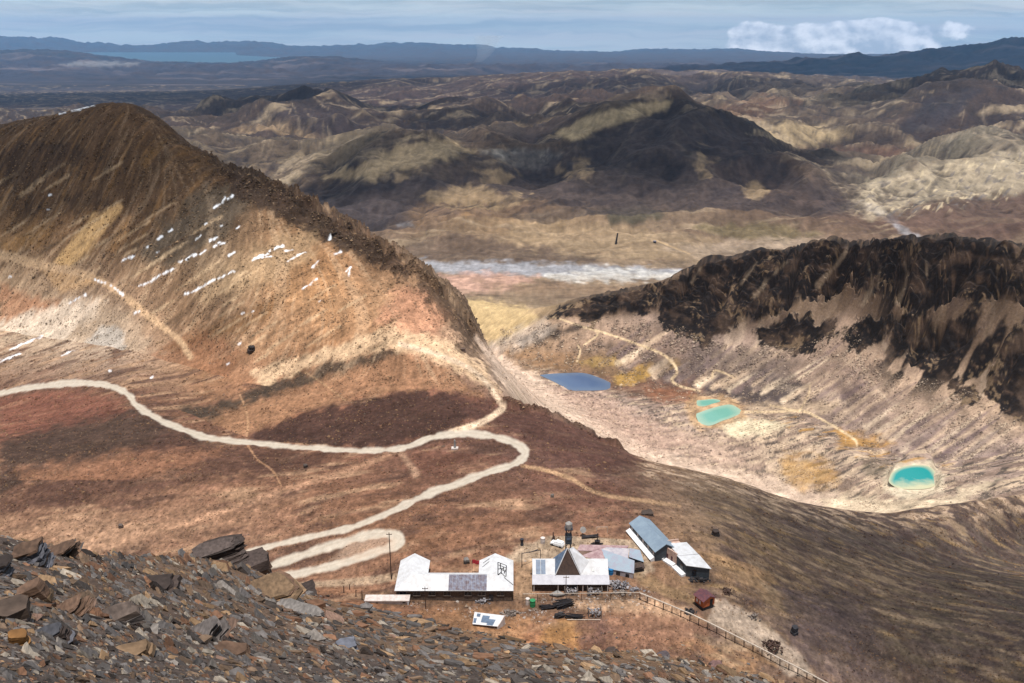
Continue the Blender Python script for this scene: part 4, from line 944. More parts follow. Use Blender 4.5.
# ------------------------------------------------------------------ low white store in front of the lodge's left end
st = thing('storehouse', 'low flat-roofed white store at the left end of the lodge', 'shed', (-34.5, 211, ZG))
m = MB(); x0,x1,y0,y1 = -40.2,-28.3,209.6,212.0; zt = -147.5
m.slab([(x0-.2,y0-.25,zt),(x1+.2,y0-.25,zt),(x1+.2,y1,zt+.15),(x0-.2,y1,zt+.15)], .35); m.build('roof', P_WHITE2, st)
m = MB(); wallring(m, [(x0,y0),(x1,y0),(x1,y1-.2),(x0,y1-.2)], ZG-3.2, zt-.36); m.build('wall', P_WHITE2, st)
for a in (((x1-1.3,y0-.05,zt-.7),(.8,.1,.35)),((x0+3.2,y0-.05,zt-.9),(.5,.1,.4))):
    m = MB(); m.box(*a); m.build('vent_opening', P_DARK, st)
for a in (((x0+.15,y0-.12,zt-1.6),(.35,.24,2.6)),((x1-.15,y0-.12,zt-2.2),(.4,.24,3.6))):
    m = MB(); m.box(*a); m.build('corner_pier', P_WHITE, st)

# ------------------------------------------------------------------ chalet with a pyramid spire
CX0, CX1 = 5.8, 27.4
ch = thing('chalet', 'white-roofed chalet with a dark pyramid spire and a steel tower behind it', 'building', (16.5, 220, ZG))
m = MB(); Lw = (217.0,-147.5); Br = (219.4,-145.9); Tp = (223.3,-143.1); Bk = (228,-146.6)
m.slab([(CX0,*Br),(CX1,*Br),(CX1,*Tp),(CX0,*Tp)], .16); m.slab([(CX0,*Tp),(CX1,*Tp),(CX1,*Bk),(CX0,*Bk)], .16); m.build('roof', P_WHITE, ch)
m = MB(); m.slab([(CX0-.1,*Lw),(CX1+.1,*Lw),(CX1+.1,Br[0],Br[1]-.02),(CX0-.1,Br[0],Br[1]-.02)], .18); m.build('porch_roof', P_PORCH, ch)
m = MB(); wallring(m, [(CX0+.4,218.4),(CX1-.4,218.4),(CX1-.4,227.6),(CX0+.4,227.6)], ZG-3, -146.75)
for x in (CX0+.4, CX1-.7): m.prism([(x,218.4,-146.75),(x,227.6,-146.75),(x,223.3,-143.5)],[(x+.3,218.4,-146.75),(x+.3,227.6,-146.75),(x+.3,223.3,-143.5)])
m.build('wall', P_STONE, ch)
for x in (8.2,11.2,14.4,21,24.6):
    f = MB(); f.box((x,218.36,-148.3),(1.6,.12,1.3)); f.build('window', P_GLASS, ch)
m = MB(); m.box((17.7,218.35,-149),(1.2,.12,2.2)); m.build('door', P_DARK, ch)
for x in (6.2,13,20,27):
    m = MB(); m.box((x,217.25,-149.4),(.22,.22,3.6)); m.build('porch_post', P_WHITE2, ch)
nsl = Vector((0,-(Tp[1]-Br[1]),Tp[0]-Br[0])).normalized()
cs = lambda x, v: Vector((x, Br[0]+v*(Tp[0]-Br[0]), Br[1]+v*(Tp[1]-Br[1])))
for k in range(2):
    m = MB(); x0 = 6.8+k*1.42; m.slab([cs(x0,.04)+nsl*.06,cs(x0+1.3,.04)+nsl*.06,cs(x0+1.3,.93)+nsl*.06,cs(x0,.93)+nsl*.06], .05, nsl); m.build('skylight', P_SKYL, ch)
for x, v in ((20.2,.62),(23.1,.3)):
    m = MB(); m.slab([cs(x-.3,v-.1)+nsl*.12,cs(x+.3,v-.1)+nsl*.12,cs(x+.3,v+.1)+nsl*.12,cs(x-.3,v+.1)+nsl*.12], .1, nsl); m.build('roof_hatch', P_GLASS, ch)
ap = Vector((15.7,221.7,-138.6)); b4 = [Vector((12.3,219.3,-145.9)),Vector((19.4,219.3,-145.9)),Vector((19.2,224.2,-143.9)),Vector((11.8,224.2,-143.6))]
m = MB(); m.poly([b4[0],b4[1],ap]); m.poly([b4[1],b4[2],ap]); m.poly([b4[2],b4[3],ap]); m.poly(b4[::-1]); sp = m.build('spire', P_BROWN, ch)
m = MB(); t = Vector((-.06,-.02,.05)); m.slab([b4[3]+t,b4[0]+t,ap+t], .05); m.build('spire_sky_tint', P_SKYL, ch)  # left face overlaid blue-grey, the sky's reflection put into its colour
m = MB(); m.bar(b4[0]+Vector((0,-.05,.05)), ap+Vector((0,-.05,.05)), .14); m.bar(b4[1]+Vector((0,-.05,.05)), ap+Vector((0,-.05,.05)), .10); m.build('hip_capping', P_WHITE, sp)
m = MB(); wp = [Vector((19.5,219.5,-145.75)),Vector((22.0,222.6,-143.5)),Vector((17.4,222.8,-138.9)),Vector((16.2,221.4,-138.7))]
m.slab(wp, .12); m.build('dormer_roof', P_WHITE, ch)
tw = thing('water_tower', 'dark steel tower with a round grey tank rising behind the spire', 'tower', (16.2, 225.5, -150))
for dx in (-.8,.8):
    for dy in (-.8,.8):
        m = MB(); m.bar((16.2+dx,225.5+dy,-151),(16.2+dx*.8,225.5+dy*.8,-134.6), .13); m.build('leg', P_IRON, tw)
m = MB()
for z in range(-148,-134,2):
    m.bar((15.45,224.7,z),(16.95,224.7,z+2), .07); m.bar((16.95,224.7,z),(15.45,224.7,z+2), .07); m.bar((15.45,226.3,z),(15.45,224.7,z+2), .07); m.bar((16.95,226.3,z),(16.95,224.7,z+2), .07)
m.build('bracing', P_IRON, tw)
m = MB(); m.box((16.2,225.5,-137.9),(1.9,1.9,2.6)); m.build('cabin', P_SLATE, tw)
m = MB(); m.box((16.2,224.5,-137.4),(1.2,.1,.7)); m.build('window', P_SKYL, tw)
m = MB(); m.box((16.2,225.5,-134.5),(2.3,2.3,.16)); m.build('platform', P_IRON, tw)
m = MB(); m.bar((16.2,225.5,-134.4),(16.2,225.5,-132.9), 1.0, 14); m.bar((16.2,225.5,-132.9),(16.2,225.5,-132.4), 1.0, 14, .35); m.build('tank', P_TANK, tw)

# ------------------------------------------------------------------ outbuildings whose roof corners were read off the photograph and a height
def shed(name, label, corners, roofm, wallm, zb=-152, cat='shed', thick=.15, inset=.25, win=(), door=None, loc=None):
    p = [on_plane(x, y, z) for x, y, z in corners]
    c = sum(p, Vector())/4
    t = thing(name, label, cat, (c.x, c.y, zb+1.2))
    m = MB(); m.slab(p, thick); m.build('roof', roofm, t)
    q = [a+(c-a).normalized()*inset for a in p]
    m = MB(); m.prism([(a.x,a.y,zb) for a in q], [(a.x,a.y,a.z-thick-.03) for a in q]); m.build('wall', wallm, t)
    for k, (edge, u, v, w, h, mt, nm) in enumerate(win):
        a, b = q[edge], q[(edge+1)%4]; d = Vector((b.x-a.x,b.y-a.y,0)); L_ = d.length; d.normalize(); n = Vector((d.y,-d.x,0))
        if n.dot(Vector((a.x-c.x,a.y-c.y,0))) < 0: n = -n
        cc = Vector((a.x,a.y,0))+d*L_*u; z0 = zb+v
        m = MB(); pts = [cc-d*w/2,cc+d*w/2]
        m.prism([(s.x+n.x*o,s.y+n.y*o,z0) for s,o in ((pts[0],-.05),(pts[1],-.05),(pts[1],.06),(pts[0],.06))],[(s.x+n.x*o,s.y+n.y*o,z0+h) for s,o in ((pts[0],-.05),(pts[1],-.05),(pts[1],.06),(pts[0],.06))])
        m.build(nm, mt, t)
    return t, q
shed('shed', 'long low shed with a faded pink roof behind the chalet', [(577,550.5,-147),(624,552,-147),(629,545.5,-146),(580,544.5,-146)], P_PINKROOF, P_PINK, win=[(0,.7,2.6,1,1.2,P_GLASS,'window')])
t, q = shed('shed', 'pink-sided shed with a pale blue roof slope right of the chalet', [(609.5,569,-148.2),(634,573.5,-148.0),(634.5,560.5,-146.1),(601,548.7,-145.4)], P_BLUEROOF, P_PALEROOF, win=[(0,.35,2,1.2,1.6,P_DARK,'door'),(0,.75,2.2,1.1,1.1,P_GLASS,'window')])
m = MB(); pp = [on_plane(*a) for a in ((580,556,-146.9),(608,562,-147.4),(601,548.6,-145.3),(598.5,548.8,-145.3))]
m.slab(pp, .12); m.build('roof_slope', P_PINKROOF, t)
shed('shed', 'small shed with a grey-blue roof between the pink shed and the long grey building', [(629,557,-147.2),(644,562,-147.4),(640,550,-146.6),(629.5,548,-146.4)], P_BLUEROOF, P_DARK, win=[(0,.5,2,1.5,2,P_BLACK,'door')])
shed('shed', 'pale-roofed lean-to at the back of the pink shed', [(601.5,549,-146.4),(628,559,-146.5),(629,548.4,-146),(607,547.2,-146)], P_PALEROOF, P_PINK)
shed('shed', 'brown lean-to with a dark open front at the corner of the blue-roofed shed', [(633,570,-148.6),(645,568,-148.6),(643,561.5,-147.8),(633,563,-147.6)], P_BROWN, P_DARK, win=[(0,.5,2.2,2.2,1.6,P_BLACK,'door')])

def gable_house(name, label, p0, axis, width, length, ze, zr, zb, roofm, wallm):
    """p0 = near left eave corner, axis = direction of the ridge away from p0, width to the right of it"""
    ax = Vector((axis[0],axis[1],0)).normalized(); pr = Vector((ax.y,-ax.x,0))
    P = lambda u, v, z: Vector((p0[0],p0[1],0))+ax*u+pr*v+Vector((0,0,z))
    c = P(length/2,width/2,zb+1); t = thing(name, label, 'building', c)
    o = .35; m = MB()
    m.slab([P(-o,-o,ze),P(length+o,-o,ze),P(length+o,width/2,zr),P(-o,width/2,zr)], .14); m.slab([P(-o,width/2,zr),P(length+o,width/2,zr),P(length+o,width+o,ze),P(-o,width+o,ze)], .14)
    m.build('roof', roofm, t)
    m = MB(); sec = [(0,zb),(width,zb),(width,ze-.1),(width/2,zr-.25),(0,ze-.1)]
    m.prism([P(0,v,z) for v,z in sec],[P(length,v,z) for v,z in sec]); m.build('wall', wallm, t)
    return t, P
# long grey-roofed building: ridge runs away to the left
g, P = gable_house('bunkhouse', 'long building with a grey-blue zinc roof and white window piers', (42.6,232.0), (-5.5,16.1), 6.6, 17, -146.3, -144.2, -152.5, P_ZINC, P_SLATE)
for u in (1.2,4.6,8,11.6,15.6):
    m = MB(); q = [P(u-.5,-.08,z) for z in (-151,-146.8)]+[P(u+.5,-.08,z) for z in (-146.8,-151)]
    m.prism(q,[a+(P(0,.1,0)-P(0,-.08,0)) for a in q]); m.build('pier', P_WHITE2, g)
for u in (2.9,6.3,9.8,13.6):
    m = MB(); q = [P(u-.8,-.05,z) for z in (-149.6,-147.4)]+[P(u+.8,-.05,z) for z in (-147.4,-149.6)]
    m.prism(q,[a+(P(0,.1,0)-P(0,-.05,0)) for a in q]); m.build('window', P_GLASS, g)
m = MB(); q = [P(.2,-1.6,zat(*P(.2,-1.6,0).xy)+.7),P(16.8,-1.6,zat(*P(16.8,-1.6,0).xy)+.7),P(16.8,-.1,zat(*P(16.8,-1,0).xy)+1.5),P(.2,-.1,zat(*P(.2,-1,0).xy)+1.5)]
m.slab(q, 1.5); m.build('terrace', P_CONC, g)
# white-roofed annex: a pink block and a dark grey one under one white roof
def lerp2(a, b, t): return (a[0]+(b[0]-a[0])*t, a[1]+(b[1]-a[1])*t)
an = thing('annex', 'white-roofed building with pink plaster side and dark grey front', 'building', (50,231,-151))
A0, A1, A2, A3, A4, A5 = (43.7,236.8),(48.5,230.0),(50.6,225.3),(57.0,223.8),(54.6,230.6),(50.4,238.2)
m = MB(); m.prism([(*q,-153.5) for q in (A0,A1,A4,A5)],[(*q,-146.3) for q in (A0,A1,A4,A5)]); m.build('side_wall', P_PINK, an)
sh_ = lambda q: (q[0]*.985+.78, q[1]*.999+.22)
m = MB(); q_ = [(A1[0]+.12,A1[1]-.02),A2,A3,(A4[0]-.05,A4[1]-.05)]
m.prism([(*q,-153.5) for q in q_],[(*q,-146.62) for q in q_]); m.build('front_wall', P_SLATE, an)
m = MB(); m.slab([(46.9,235.6,-145.75),(49.0,229.6,-146.1),(54.9,230.4,-146.0),(52.6,236.4,-145.75)], .2); m.slab([(48.55,229.9,-146.2),(50.4,224.9,-146.4),(57.4,223.4,-146.55),(55.1,230.5,-146.2)], .16); m.build('roof', P_WHITE, an)
m = MB()
for (u, v) in ((A0,A1),(A5,A0)):
    d = Vector((v[0]-u[0],v[1]-u[1],0)).normalized(); n = Vector((-d.y,d.x,0))*.3
    if n.dot(Vector((50-u[0],231-u[1],0))) < 0: n = -n
    a_, b_ = Vector((*u,0)), Vector((*v,0)); m.prism([(q.x,q.y,-146.28) for q in (a_,b_,b_+n,a_+n)],[(q.x,q.y,-145.7) for q in (a_,b_,b_+n,a_+n)])
m.build('parapet', P_PINK, an)
dd = Vector((A1[0]-A0[0],A1[1]-A0[1],0)).normalized(); nn = Vector((-dd.y,dd.x,0))
if nn.x > 0: nn = -nn
def wall_panel(u, v, t, w, z0, z1, nm, mt):
    d = Vector((v[0]-u[0],v[1]-u[1],0)); c = Vector((*u,0))+d*t; d.normalize(); n = Vector((-d.y,d.x,0))
    if n.dot(Vector((50-u[0],231-u[1],0))) > 0: n = -n
    q = [c-d*w/2-n*.05,c+d*w/2-n*.05,c+d*w/2+n*.06,c-d*w/2+n*.06]
    m = MB(); m.prism([(a.x,a.y,z0) for a in q],[(a.x,a.y,z1) for a in q]); return m.build(nm, mt, an)
for t_ in (.2,.55,.78): wall_panel(A0, A1, t_, .75, -149.4, -147.6, 'window', P_MAROON)
wall_panel(A1, A2, .55, 1.3, -149.6, -147.4, 'window', P_GLASS); wall_panel(A2, A3, .35, 1.2, -149.6, -147.6, 'window', P_GLASS)
for (u, v, t0, t1) in ((A0,A1,.02,.5),(A0,A1,.52,.98),(A1,A2,.02,.98)):
    k = [Vector((*lerp2(u,v,t0),0)),Vector((*lerp2(u,v,t1),0))]; d = (k[1]-k[0]).normalized(); n = Vector((-d.y,d.x,0))
    if n.x > 0: n = -n
    q = [k[0]+n*.02,k[1]+n*.02,k[1]+n*1.5,k[0]+n*1.5]; m = MB(); m.prism([(a.x,a.y,zat(a.x,a.y)-1.2) for a in q],[(a.x,a.y,zat(q[0].x,q[0].y)+(.75 if i < 2 else .45)) for i,a in enumerate(q)]); m.build('terrace', P_CONC, an)
# orange hut
g, P = gable_house('hut', 'small orange hut with a maroon roof standing alone beside the gravel path', (52.2,208.6), (-1.7,3.1), 4.0, 3.6, -147.2, -146.0, -149.3, P_MAROON, P_ORANGE)
m = MB(); q = [P(u,v,0) for u,v in ((.15,.15),(3.5,.15),(3.5,3.85),(.15,3.85))]; m.prism([(a.x,a.y,-153) for a in q],[(a.x,a.y,-149.28) for a in q]); m.build('base', P_DARK, g)
for u in (1.4,2.6):
    m = MB(); q = [P(u-.35,-.04,z) for z in (-148.8,-147.8)]+[P(u+.35,-.04,z) for z in (-147.8,-148.8)]; m.prism(q,[a+(P(0,.08,0)-P(0,-.04,0)) for a in q]); m.build('window', P_WHITE2, g)
m = MB(); q = [P(-.06,v,z) for v,z in ((2.3,-149.25),(3.3,-149.25),(3.3,-147.3),(2.3,-147.3))]; m.prism(q,[a+(P(.1,0,0)-P(0,0,0)) for a in q]); m.build('door', P_BLACK, g)
# patched hut below the lodge
t = thing('hut', 'small hut with a patched white and grey roof below the lodge', 'shed', (-5,197,-150.5))
cz = [(474.5,612,-145.6),(504.5,615.5,-145.6),(497.5,626.5,-146.9),(472.5,624,-146.9)]
p = [on_plane(*a) for a in cz]; c = sum(p, Vector())/4
m = MB(); m.slab(p, .12); rf = m.build('roof', P_WHITE, t)
m = MB(); up = Vector((0,0,.05))
for (u0,u1,v0,v1) in ((.3,.55,.2,.8),(.55,.8,.45,.97),(.1,.22,.1,.35),(.02,.12,.5,.9)):
    f = lambda u, v: (p[0]*(1-u)+p[1]*u)*(1-v)+(p[3]*(1-u)+p[2]*u)*v+up
    m.slab([f(u0,v0),f(u1,v0),f(u1,v1),f(u0,v1)], .04)
m.build('roof_patch', P_SKYL, rf)
q = [a+(c-a).normalized()*.3 for a in p]
m = MB(); m.prism([(a.x,a.y,-154) for a in q],[(a.x,a.y,a.z-.16) for a in q]); m.build('wall', P_STONE, t)
m = MB(); a, b = p[1], p[2]; dv = Vector((.12,0,0))
m.prism([a-dv,b-dv,Vector((b.x,b.y,-152))-dv,Vector((a.x,a.y,-151))-dv],[a+dv,b+dv,Vector((b.x,b.y,-152))+dv,Vector((a.x,a.y,-151))+dv]); m.build('end_wall', P_WHITE2, t)

# ------------------------------------------------------------------ the parked car
def car(px, py, rz, label):
    g0 = ground(px, py, 'dip', 'road_level'); t = thing('parked_car', label, 'car', g0)
    R = Matrix.Rotation(rz,3,'Z'); T_ = lambda x,y,z: g0+R@Vector((x,y,z))
    def prof(pts, w, inset=0):
        m = MB(); m.prism([T_(x,-w/2+(inset if z>1.1 else 0),z) for x,z in pts],[T_(x,w/2-(inset if z>1.1 else 0),z) for x,z in pts]); return m
    prof([(-2.1,.45),(2.1,.45),(2.15,.8),(2.0,1.05),(.95,1.12),(-2.05,1.1)],1.75).build('body', P_CAR, t)
    prof([(-2.0,1.1),(.95,1.1),(.4,1.75),(-1.85,1.78)],1.7,.12).build('cabin', P_CAR, t)
    prof([(-1.75,1.16),(.72,1.16),(.32,1.68),(-1.65,1.7)],1.73,.11).build('side_window', P_GLASS, t)
    m = MB(); q=[T_(.98,-.72,1.14),T_(.98,.72,1.14),T_(.46,.62,1.72),T_(.46,-.62,1.72)]; m.slab([a+Vector((0,0,.03)) for a in q],.02); m.build('windscreen', P_GLASS, t)
    for sx in (-1.35,1.35):
        for sy in (-.82,.82):
            m = MB(); m.bar(T_(sx,sy-.1,.36),T_(sx,sy+.1,.36),.37,14); w=m.build('wheel', P_TYRE, t)
    for sy in (-.6,.6):
        m = MB(); m.box(T_(2.12,sy,.82),(.08,.3,.18),rz); m.build('headlight', P_TANK, t)
    m = MB(); m.box(T_(2.12,0,.5),(.18,1.7,.22),rz); m.build('bumper', P_TYRE, t)
car(557.5, 546, rad(150), 'white car parked in the gravel yard behind the chalet')

# ------------------------------------------------------------------ poles, posts, flag, railing
def pole(px, py, h, r, label, cat='pole', name='utility_pole', mat=P_POST, arm=True):
    g0 = ground(px, py); t = thing(name, label, cat, g0)
    m = MB(); m.bar(g0-Vector((0,0,1)), g0+Vector((0,0,h)), r, 8, r*.7); m.build('pole', mat, t)
    if arm:
        m = MB(); m.box(g0+Vector((0,0,h-.6)),(1.6,.14,.14)); m.build('crossarm', mat, t)
        for dx in (-.65,.65):
            m = MB(); m.bar(g0+Vector((dx,0,h-.53)),g0+Vector((dx,0,h-.3)),.07); m.build('insulator', P_TANK, t)
    return g0
pole(391, 579.5, 15.5, .17, 'tall thin utility pole beside the left end of the lodge')
pole(425.5, 609, 7.0, .13, 'short dark pole in front of the lodge wall')
pole(565.5, 597, 7.0, .13, 'grey pole standing in front of the chalet porch', mat=P_WOOD)
g0 = ground(472.5, 573); t = thing('flagpole', 'thin flagpole behind the lodge courtyard', 'flagpole', g0)
m = MB(); m.bar(g0-Vector((0,0,.5)), g0+Vector((0,0,4.6)), .05); m.build('pole', P_WOOD, t)
m = MB(); n = 10; top = g0+Vector((.05,0,4.55))
for i in range(n):
    a, b = i/n, (i+1)/n
    w = lambda u: Vector((u*2.0, .18*math.sin(u*7), -.35*u*u))
    q = [top+w(a),top+w(b),top+w(b)-Vector((0,0,1.3)),top+w(a)-Vector((0,0,1.3))]; m.prism(q,[k+Vector((0,.03,0)) for k in q])
tag(m.build('flag', P_RED), 'red flag flying behind the lodge courtyard', 'flag')
PSL = [((362,600),3.0,'thick dark post at the left end of the white store'),((356,597),2.2,'short post just left of the thick dark post'),((344,593),2.4,'leaning post farthest left beside the lodge track'),((349.5,590),1.8,'low post between two others by the lodge track')]
for (p_, h_, lb) in PSL:
    g0 = ground(*p_); m = MB(); m.bar(g0-Vector((0,0,.6)), g0+Vector((.12,0,h_)), .16, 7, .12); tag(m.build('wooden_post', P_POST), lb, 'post', 'old posts by the lodge track')
g0 = ground(522, 568); t = thing('gate_frame', 'dark iron gate frame standing between the lodge and the chalet', 'frame', g0)
m = MB(); m.bar(g0-Vector((0,0,.5)), g0+Vector((0,0,4.8)), .11); m.build('post', P_IRON, t); m = MB(); m.bar(g0+Vector((5.6,4,-.5)), g0+Vector((5.6,4,3.4)), .09); m.build('post', P_IRON, t)
m = MB(); m.bar(g0+Vector((0,0,4.8)), g0+Vector((5.6,4,3.4)), .1); m.bar(g0+Vector((2.2,1.6,4.1)), g0+Vector((4.8,3.4,4.0)), .12); m.build('crossbar', P_IRON, t)
g0 = ground(602, 533); t = thing('football_goal', 'thin white football goal on the level ground behind the chalet', 'goal', g0)
for dx in (-1.7,1.7):
    m = MB(); m.bar(g0+Vector((dx,0,-.4)), g0+Vector((dx,0,2.1)), .07); m.build('post', P_PIPE, t)
m = MB(); m.bar(g0+Vector((-1.75,0,2.1)), g0+Vector((1.75,0,2.1)), .07); m.build('crossbar', P_PIPE, t)
# pipe railing down the path
RAILP = [(640,593),(655,599),(672,606),(690,613.5),(708,622),(726,631),(744,640),(762,649),(780,658.5),(798,667.5),(816,677),(836,688)]
rt = []
for (x, y) in RAILP:
    g0 = ground(x, y+7.5); s_, T_ = px_to_ray(x, y); rt.append((g0, Vector((float(s_)*g0.y, g0.y, -float(T_)*g0.y))))
g0 = rt[3][0]; fence = thing('pipe_railing', 'pale pipe railing on brown posts running down beside the gravel path', 'railing', g0)
m = MB()
for (a, b), (c, d) in zip(rt[:-1], rt[1:]): m.bar(b, d, .19, 7)
m.build('rail', P_PIPE, fence)
for i in range(len(rt)-1):
    for u in (0,.5):
        a = rt[i][0].lerp(rt[i+1][0],u); b = rt[i][1].lerp(rt[i+1][1],u); m = MB(); m.bar((a.x,a.y,min(a.z,b.z)-.8),(b.x,b.y,b.z), .13, 6); m.build('post', P_POST, fence)
a, b = on_plane(523,594,-147.6), on_plane(640,592.5,-147.8)
t = thing('water_pipe', 'long pale pipe on short supports in front of the chalet', 'pipe', (a.x,a.y,-150))
m = MB(); m.bar(a, b, .09, 6); m.build('pipe', P_PIPE, t)
for i in range(9):
    p_ = a.lerp(b,i/8); m = MB(); m.bar((p_.x,p_.y,zat(p_.x,p_.y)-.5), p_, .08, 5); m.build('support', P_POST, t)

# ------------------------------------------------------------------ yard clutter
def at(px, py): return ground(px, py)
def junk(name, label, cat, px, py, w, d, h, n, mats, seed):
    """a loose heap: many bent sheets, bars and lumps in one mesh"""
    rr = random.Random(seed); g0 = at(px, py); m = MB()
    for i in range(n):
        u = max(-.75,min(.75,rr.gauss(0,.36))); v = max(-.75,min(.75,rr.gauss(0,.36))); hh = h*max(.08,1-(u*u+v*v)*1.6)*rr.uniform(.2,1)
        c = g0+Vector((u*w/1.4, v*d/1.4, hh-.15))
        if rr.random() < .45: m.bar(c, c+Vector((rr.uniform(-1,1),rr.uniform(-1,1),rr.uniform(-.3,.6)))*rr.uniform(.5,1.5), rr.uniform(.05,.12), 5)
        else: m.box(c, (rr.uniform(.3,1.2),rr.uniform(.2,.8),rr.uniform(.08,.5)), rr.uniform(0,3), rr.uniform(-.6,.6))
    return tag(m.build(name, mats), label, cat)
junk('scrap_heap','large heap of grey scrap metal beside the right end of the chalet','scrap heap',618,587,7,4,2.2,90,P_JUNK,1)
junk('scrap_heap','low scatter of pale scrap in front of the large scrap heap','scrap heap',622,594,6,2,1.0,34,P_WOOD,2)
junk('scrap_heap','small scrap heap under the brown lean-to','scrap heap',636,590,4,2,.9,22,P_JUNK,3)
junk('stone_pile','pale pile of stones and sticks left of the green barrel','stone pile',510,615,5,3,1.3,50,P_WOOD,4)
junk('junk_heap','mixed junk heap against the dark front of the annex','junk heap',698,581,6,2.5,1.6,50,P_DARK,5)
junk('junk_heap','grey junk beneath the lodge wall near its right wing','junk heap',482,603,4,2,1.3,30,P_JUNK,6)
junk('junk_heap','dark junk beside the orange hut','junk heap',690,612,3.5,3,1.2,40,P_DARK,7)
junk('rubble_pile','dark brown rubble pile beside the railing lower down the path','rubble pile',771,648,5.5,4.5,2.4,80,P_POST,8)
junk('timber_scraps','grey timber scraps beside the path above the rubble pile','timber',752,618,4,2.5,1.4,30,P_WOOD,9)
junk('rubble_pile','low dark rubble pile on the slope right of the annex','rubble pile',726,592,4,3,1.2,40,P_POST,10)
def frame_crate(px, py, w, d, h, label, seed):
    rr = random.Random(seed); g0 = at(px, py); t = thing('timber_cage', label, 'crate', g0); m = MB()
    for sx in (-.5,.5):
        for sy in (-.5,.5): m.bar(g0+Vector((sx*w,sy*d,-.3)), g0+Vector((sx*w,sy*d,h)), .1, 5)
    for z in (.25,h*.6,h):
        for sy in (-.5,.5): m.bar(g0+Vector((-w/2,sy*d,z)), g0+Vector((w/2,sy*d,z)), .07, 5)
        for sx in (-.5,.5): m.bar(g0+Vector((sx*w,-d/2,z)), g0+Vector((sx*w,d/2,z)), .07, 5)
    m.build('frame', P_WOOD, t); m = MB()
    for i in range(26):
        c = g0+Vector((rr.uniform(-.45,.45)*w,rr.uniform(-.45,.45)*d,rr.uniform(.1,h*.8))); m.box(c,(rr.uniform(.4,1),rr.uniform(.2,.5),rr.uniform(.15,.4)),rr.uniform(0,3),rr.uniform(-.5,.5))
    m.build('contents', P_JUNK, t)
frame_crate(594.5,595,4,2.4,2.2,'timber cage of scrap in front of the chalet porch',1)
frame_crate(571,593,3.6,2.2,2.0,'timber cage of scrap against the grey pole by the porch',2)
frame_crate(595,616,3.4,2.2,2.4,'timber cage standing alone on the grass below the chalet',3)
def plank_stack(px, py, w, d, h, rz, tilt, label, mat, seed):
    rr = random.Random(seed); g0 = at(px, py); m = MB(); k = max(3,int(h/.18))
    for i in range(k):
        for j in range(5): m.box(g0+Matrix.Rotation(rz,3,'Z')@Vector((rr.uniform(-.7,.7),(j-2)*d/5+rr.uniform(-.15,.15),.1+i*.18+rr.uniform(0,.15))),(w*rr.uniform(.45,1.0),d/5*rr.uniform(.5,1),rr.uniform(.08,.2)),rz+rr.uniform(-.25,.25),tilt+rr.uniform(-.06,.06))
    return tag(m.build('timber_stack', mat), label, 'timber')
plank_stack(564,606,5.6,2.6,1.3,.42,-.05,'black timber stack lying askew below the chalet',P_BLACK,1)
plank_stack(547,608,4.2,1.6,.8,.05,0,'low black timber stack left of the askew one',P_BLACK,2)
plank_stack(574,618,5.2,1.5,.8,-.03,0,'black timber stack beside the lone timber cage',P_BLACK,3)
plank_stack(559,617.5,2.4,1.3,1.3,.2,0,'short dark timber stack at the left end of the lowest stacks',P_DARK,4)
plank_stack(596,545,3.4,.8,.5,-.05,0,'small dark beam stack in the yard behind the pink shed',P_DARK,5)
plank_stack(590,537.5,5.5,1.4,.5,.12,0,'flat dark boards lying at the far edge of the yard',P_DARK,6)
a = at(567,620); b = at(600,620); m = MB(); m.bar(a+Vector((0,0,.2)), b+Vector((0,0,.15)), .12, 6); tag(m.build('beam', P_PIPE), 'pale beam lying on the grass below the black timber', 'beam')
def drum(px, py, mat, label, h=1.5, r=.6, name='barrel', cat='barrel'):
    g0 = at(px, py); t = thing(name, label, cat, g0); m = MB(); m.bar(g0-Vector((0,0,.2)), g0+Vector((0,0,h)), r, 14); m.build('drum', mat, t)
    m = MB(); m.bar(g0+Vector((0,0,h)), g0+Vector((0,0,h+.1)), r*1.06, 14); m.bar(g0+Vector((0,0,h*.5)), g0+Vector((0,0,h*.5+.08)), r*1.05, 14); m.build('rim', mat, t)
drum(532.5,606,P_GREEN,'green plastic barrel in front of the chalet left corner',1.9,.75)
drum(527.5,604,P_WHITE2,'white barrel touching the green one',1.9,.55)
drum(610.5,574,P_BLUE,'blue barrel at the right wall of the chalet',1.6,.75)
drum(542.5,543,P_WHITE2,'small white tank on the far edge of the yard',1.8,.7,'tank','tank')
drum(597.5,545,P_BLACK,'black drum with a stovepipe in the yard behind the pink shed',1.3,.8)
g0 = at(597.5,545); m = MB(); m.bar(g0+Vector((0,0,1.4)), g0+Vector((0,0,4.0)), .13); tag(m.build('stovepipe', P_BLACK), 'thin black stovepipe rising from the drum', 'pipe')
g0 = at(522,545); m = MB(); m.bar(g0-Vector((0,0,.2)), g0+Vector((0,0,1.1)), .55, 8, .4); m.bar(g0+Vector((0,0,1.1)), g0+Vector((0,0,2.2)), .4, 8, .6); tag(m.build('bollard', P_IRON), 'dark bollard at the left edge of the yard', 'bollard')
g0 = at(553.5,541); m = MB(); m.bar(g0-Vector((0,0,.2)), g0+Vector((0,0,3.2)), .3, 8, .12); m.bar(g0+Vector((0,0,.4)), g0+Vector((.2,0,1.9)), .6, 7, .3); tag(m.build('post', P_POST), 'dark thick post behind the white car', 'post')
g0 = at(582.5,536); t = thing('satellite_dish', 'grey dish on a post at the far edge of the yard', 'dish', g0)
m = MB(); m.bar(g0-Vector((0,0,.3)), g0+Vector((0,0,1.6)), .12); m.build('post', P_IRON, t)
m = MB(); n_ = Vector((.2,-.8,.5)).normalized(); c = g0+Vector((0,0,2.1)); m.bar(c-n_*.25, c+n_*.2, .3, 14, 1.0); m.build('dish', P_TANK, t)
g0 = at(557,596); m = MB(); 
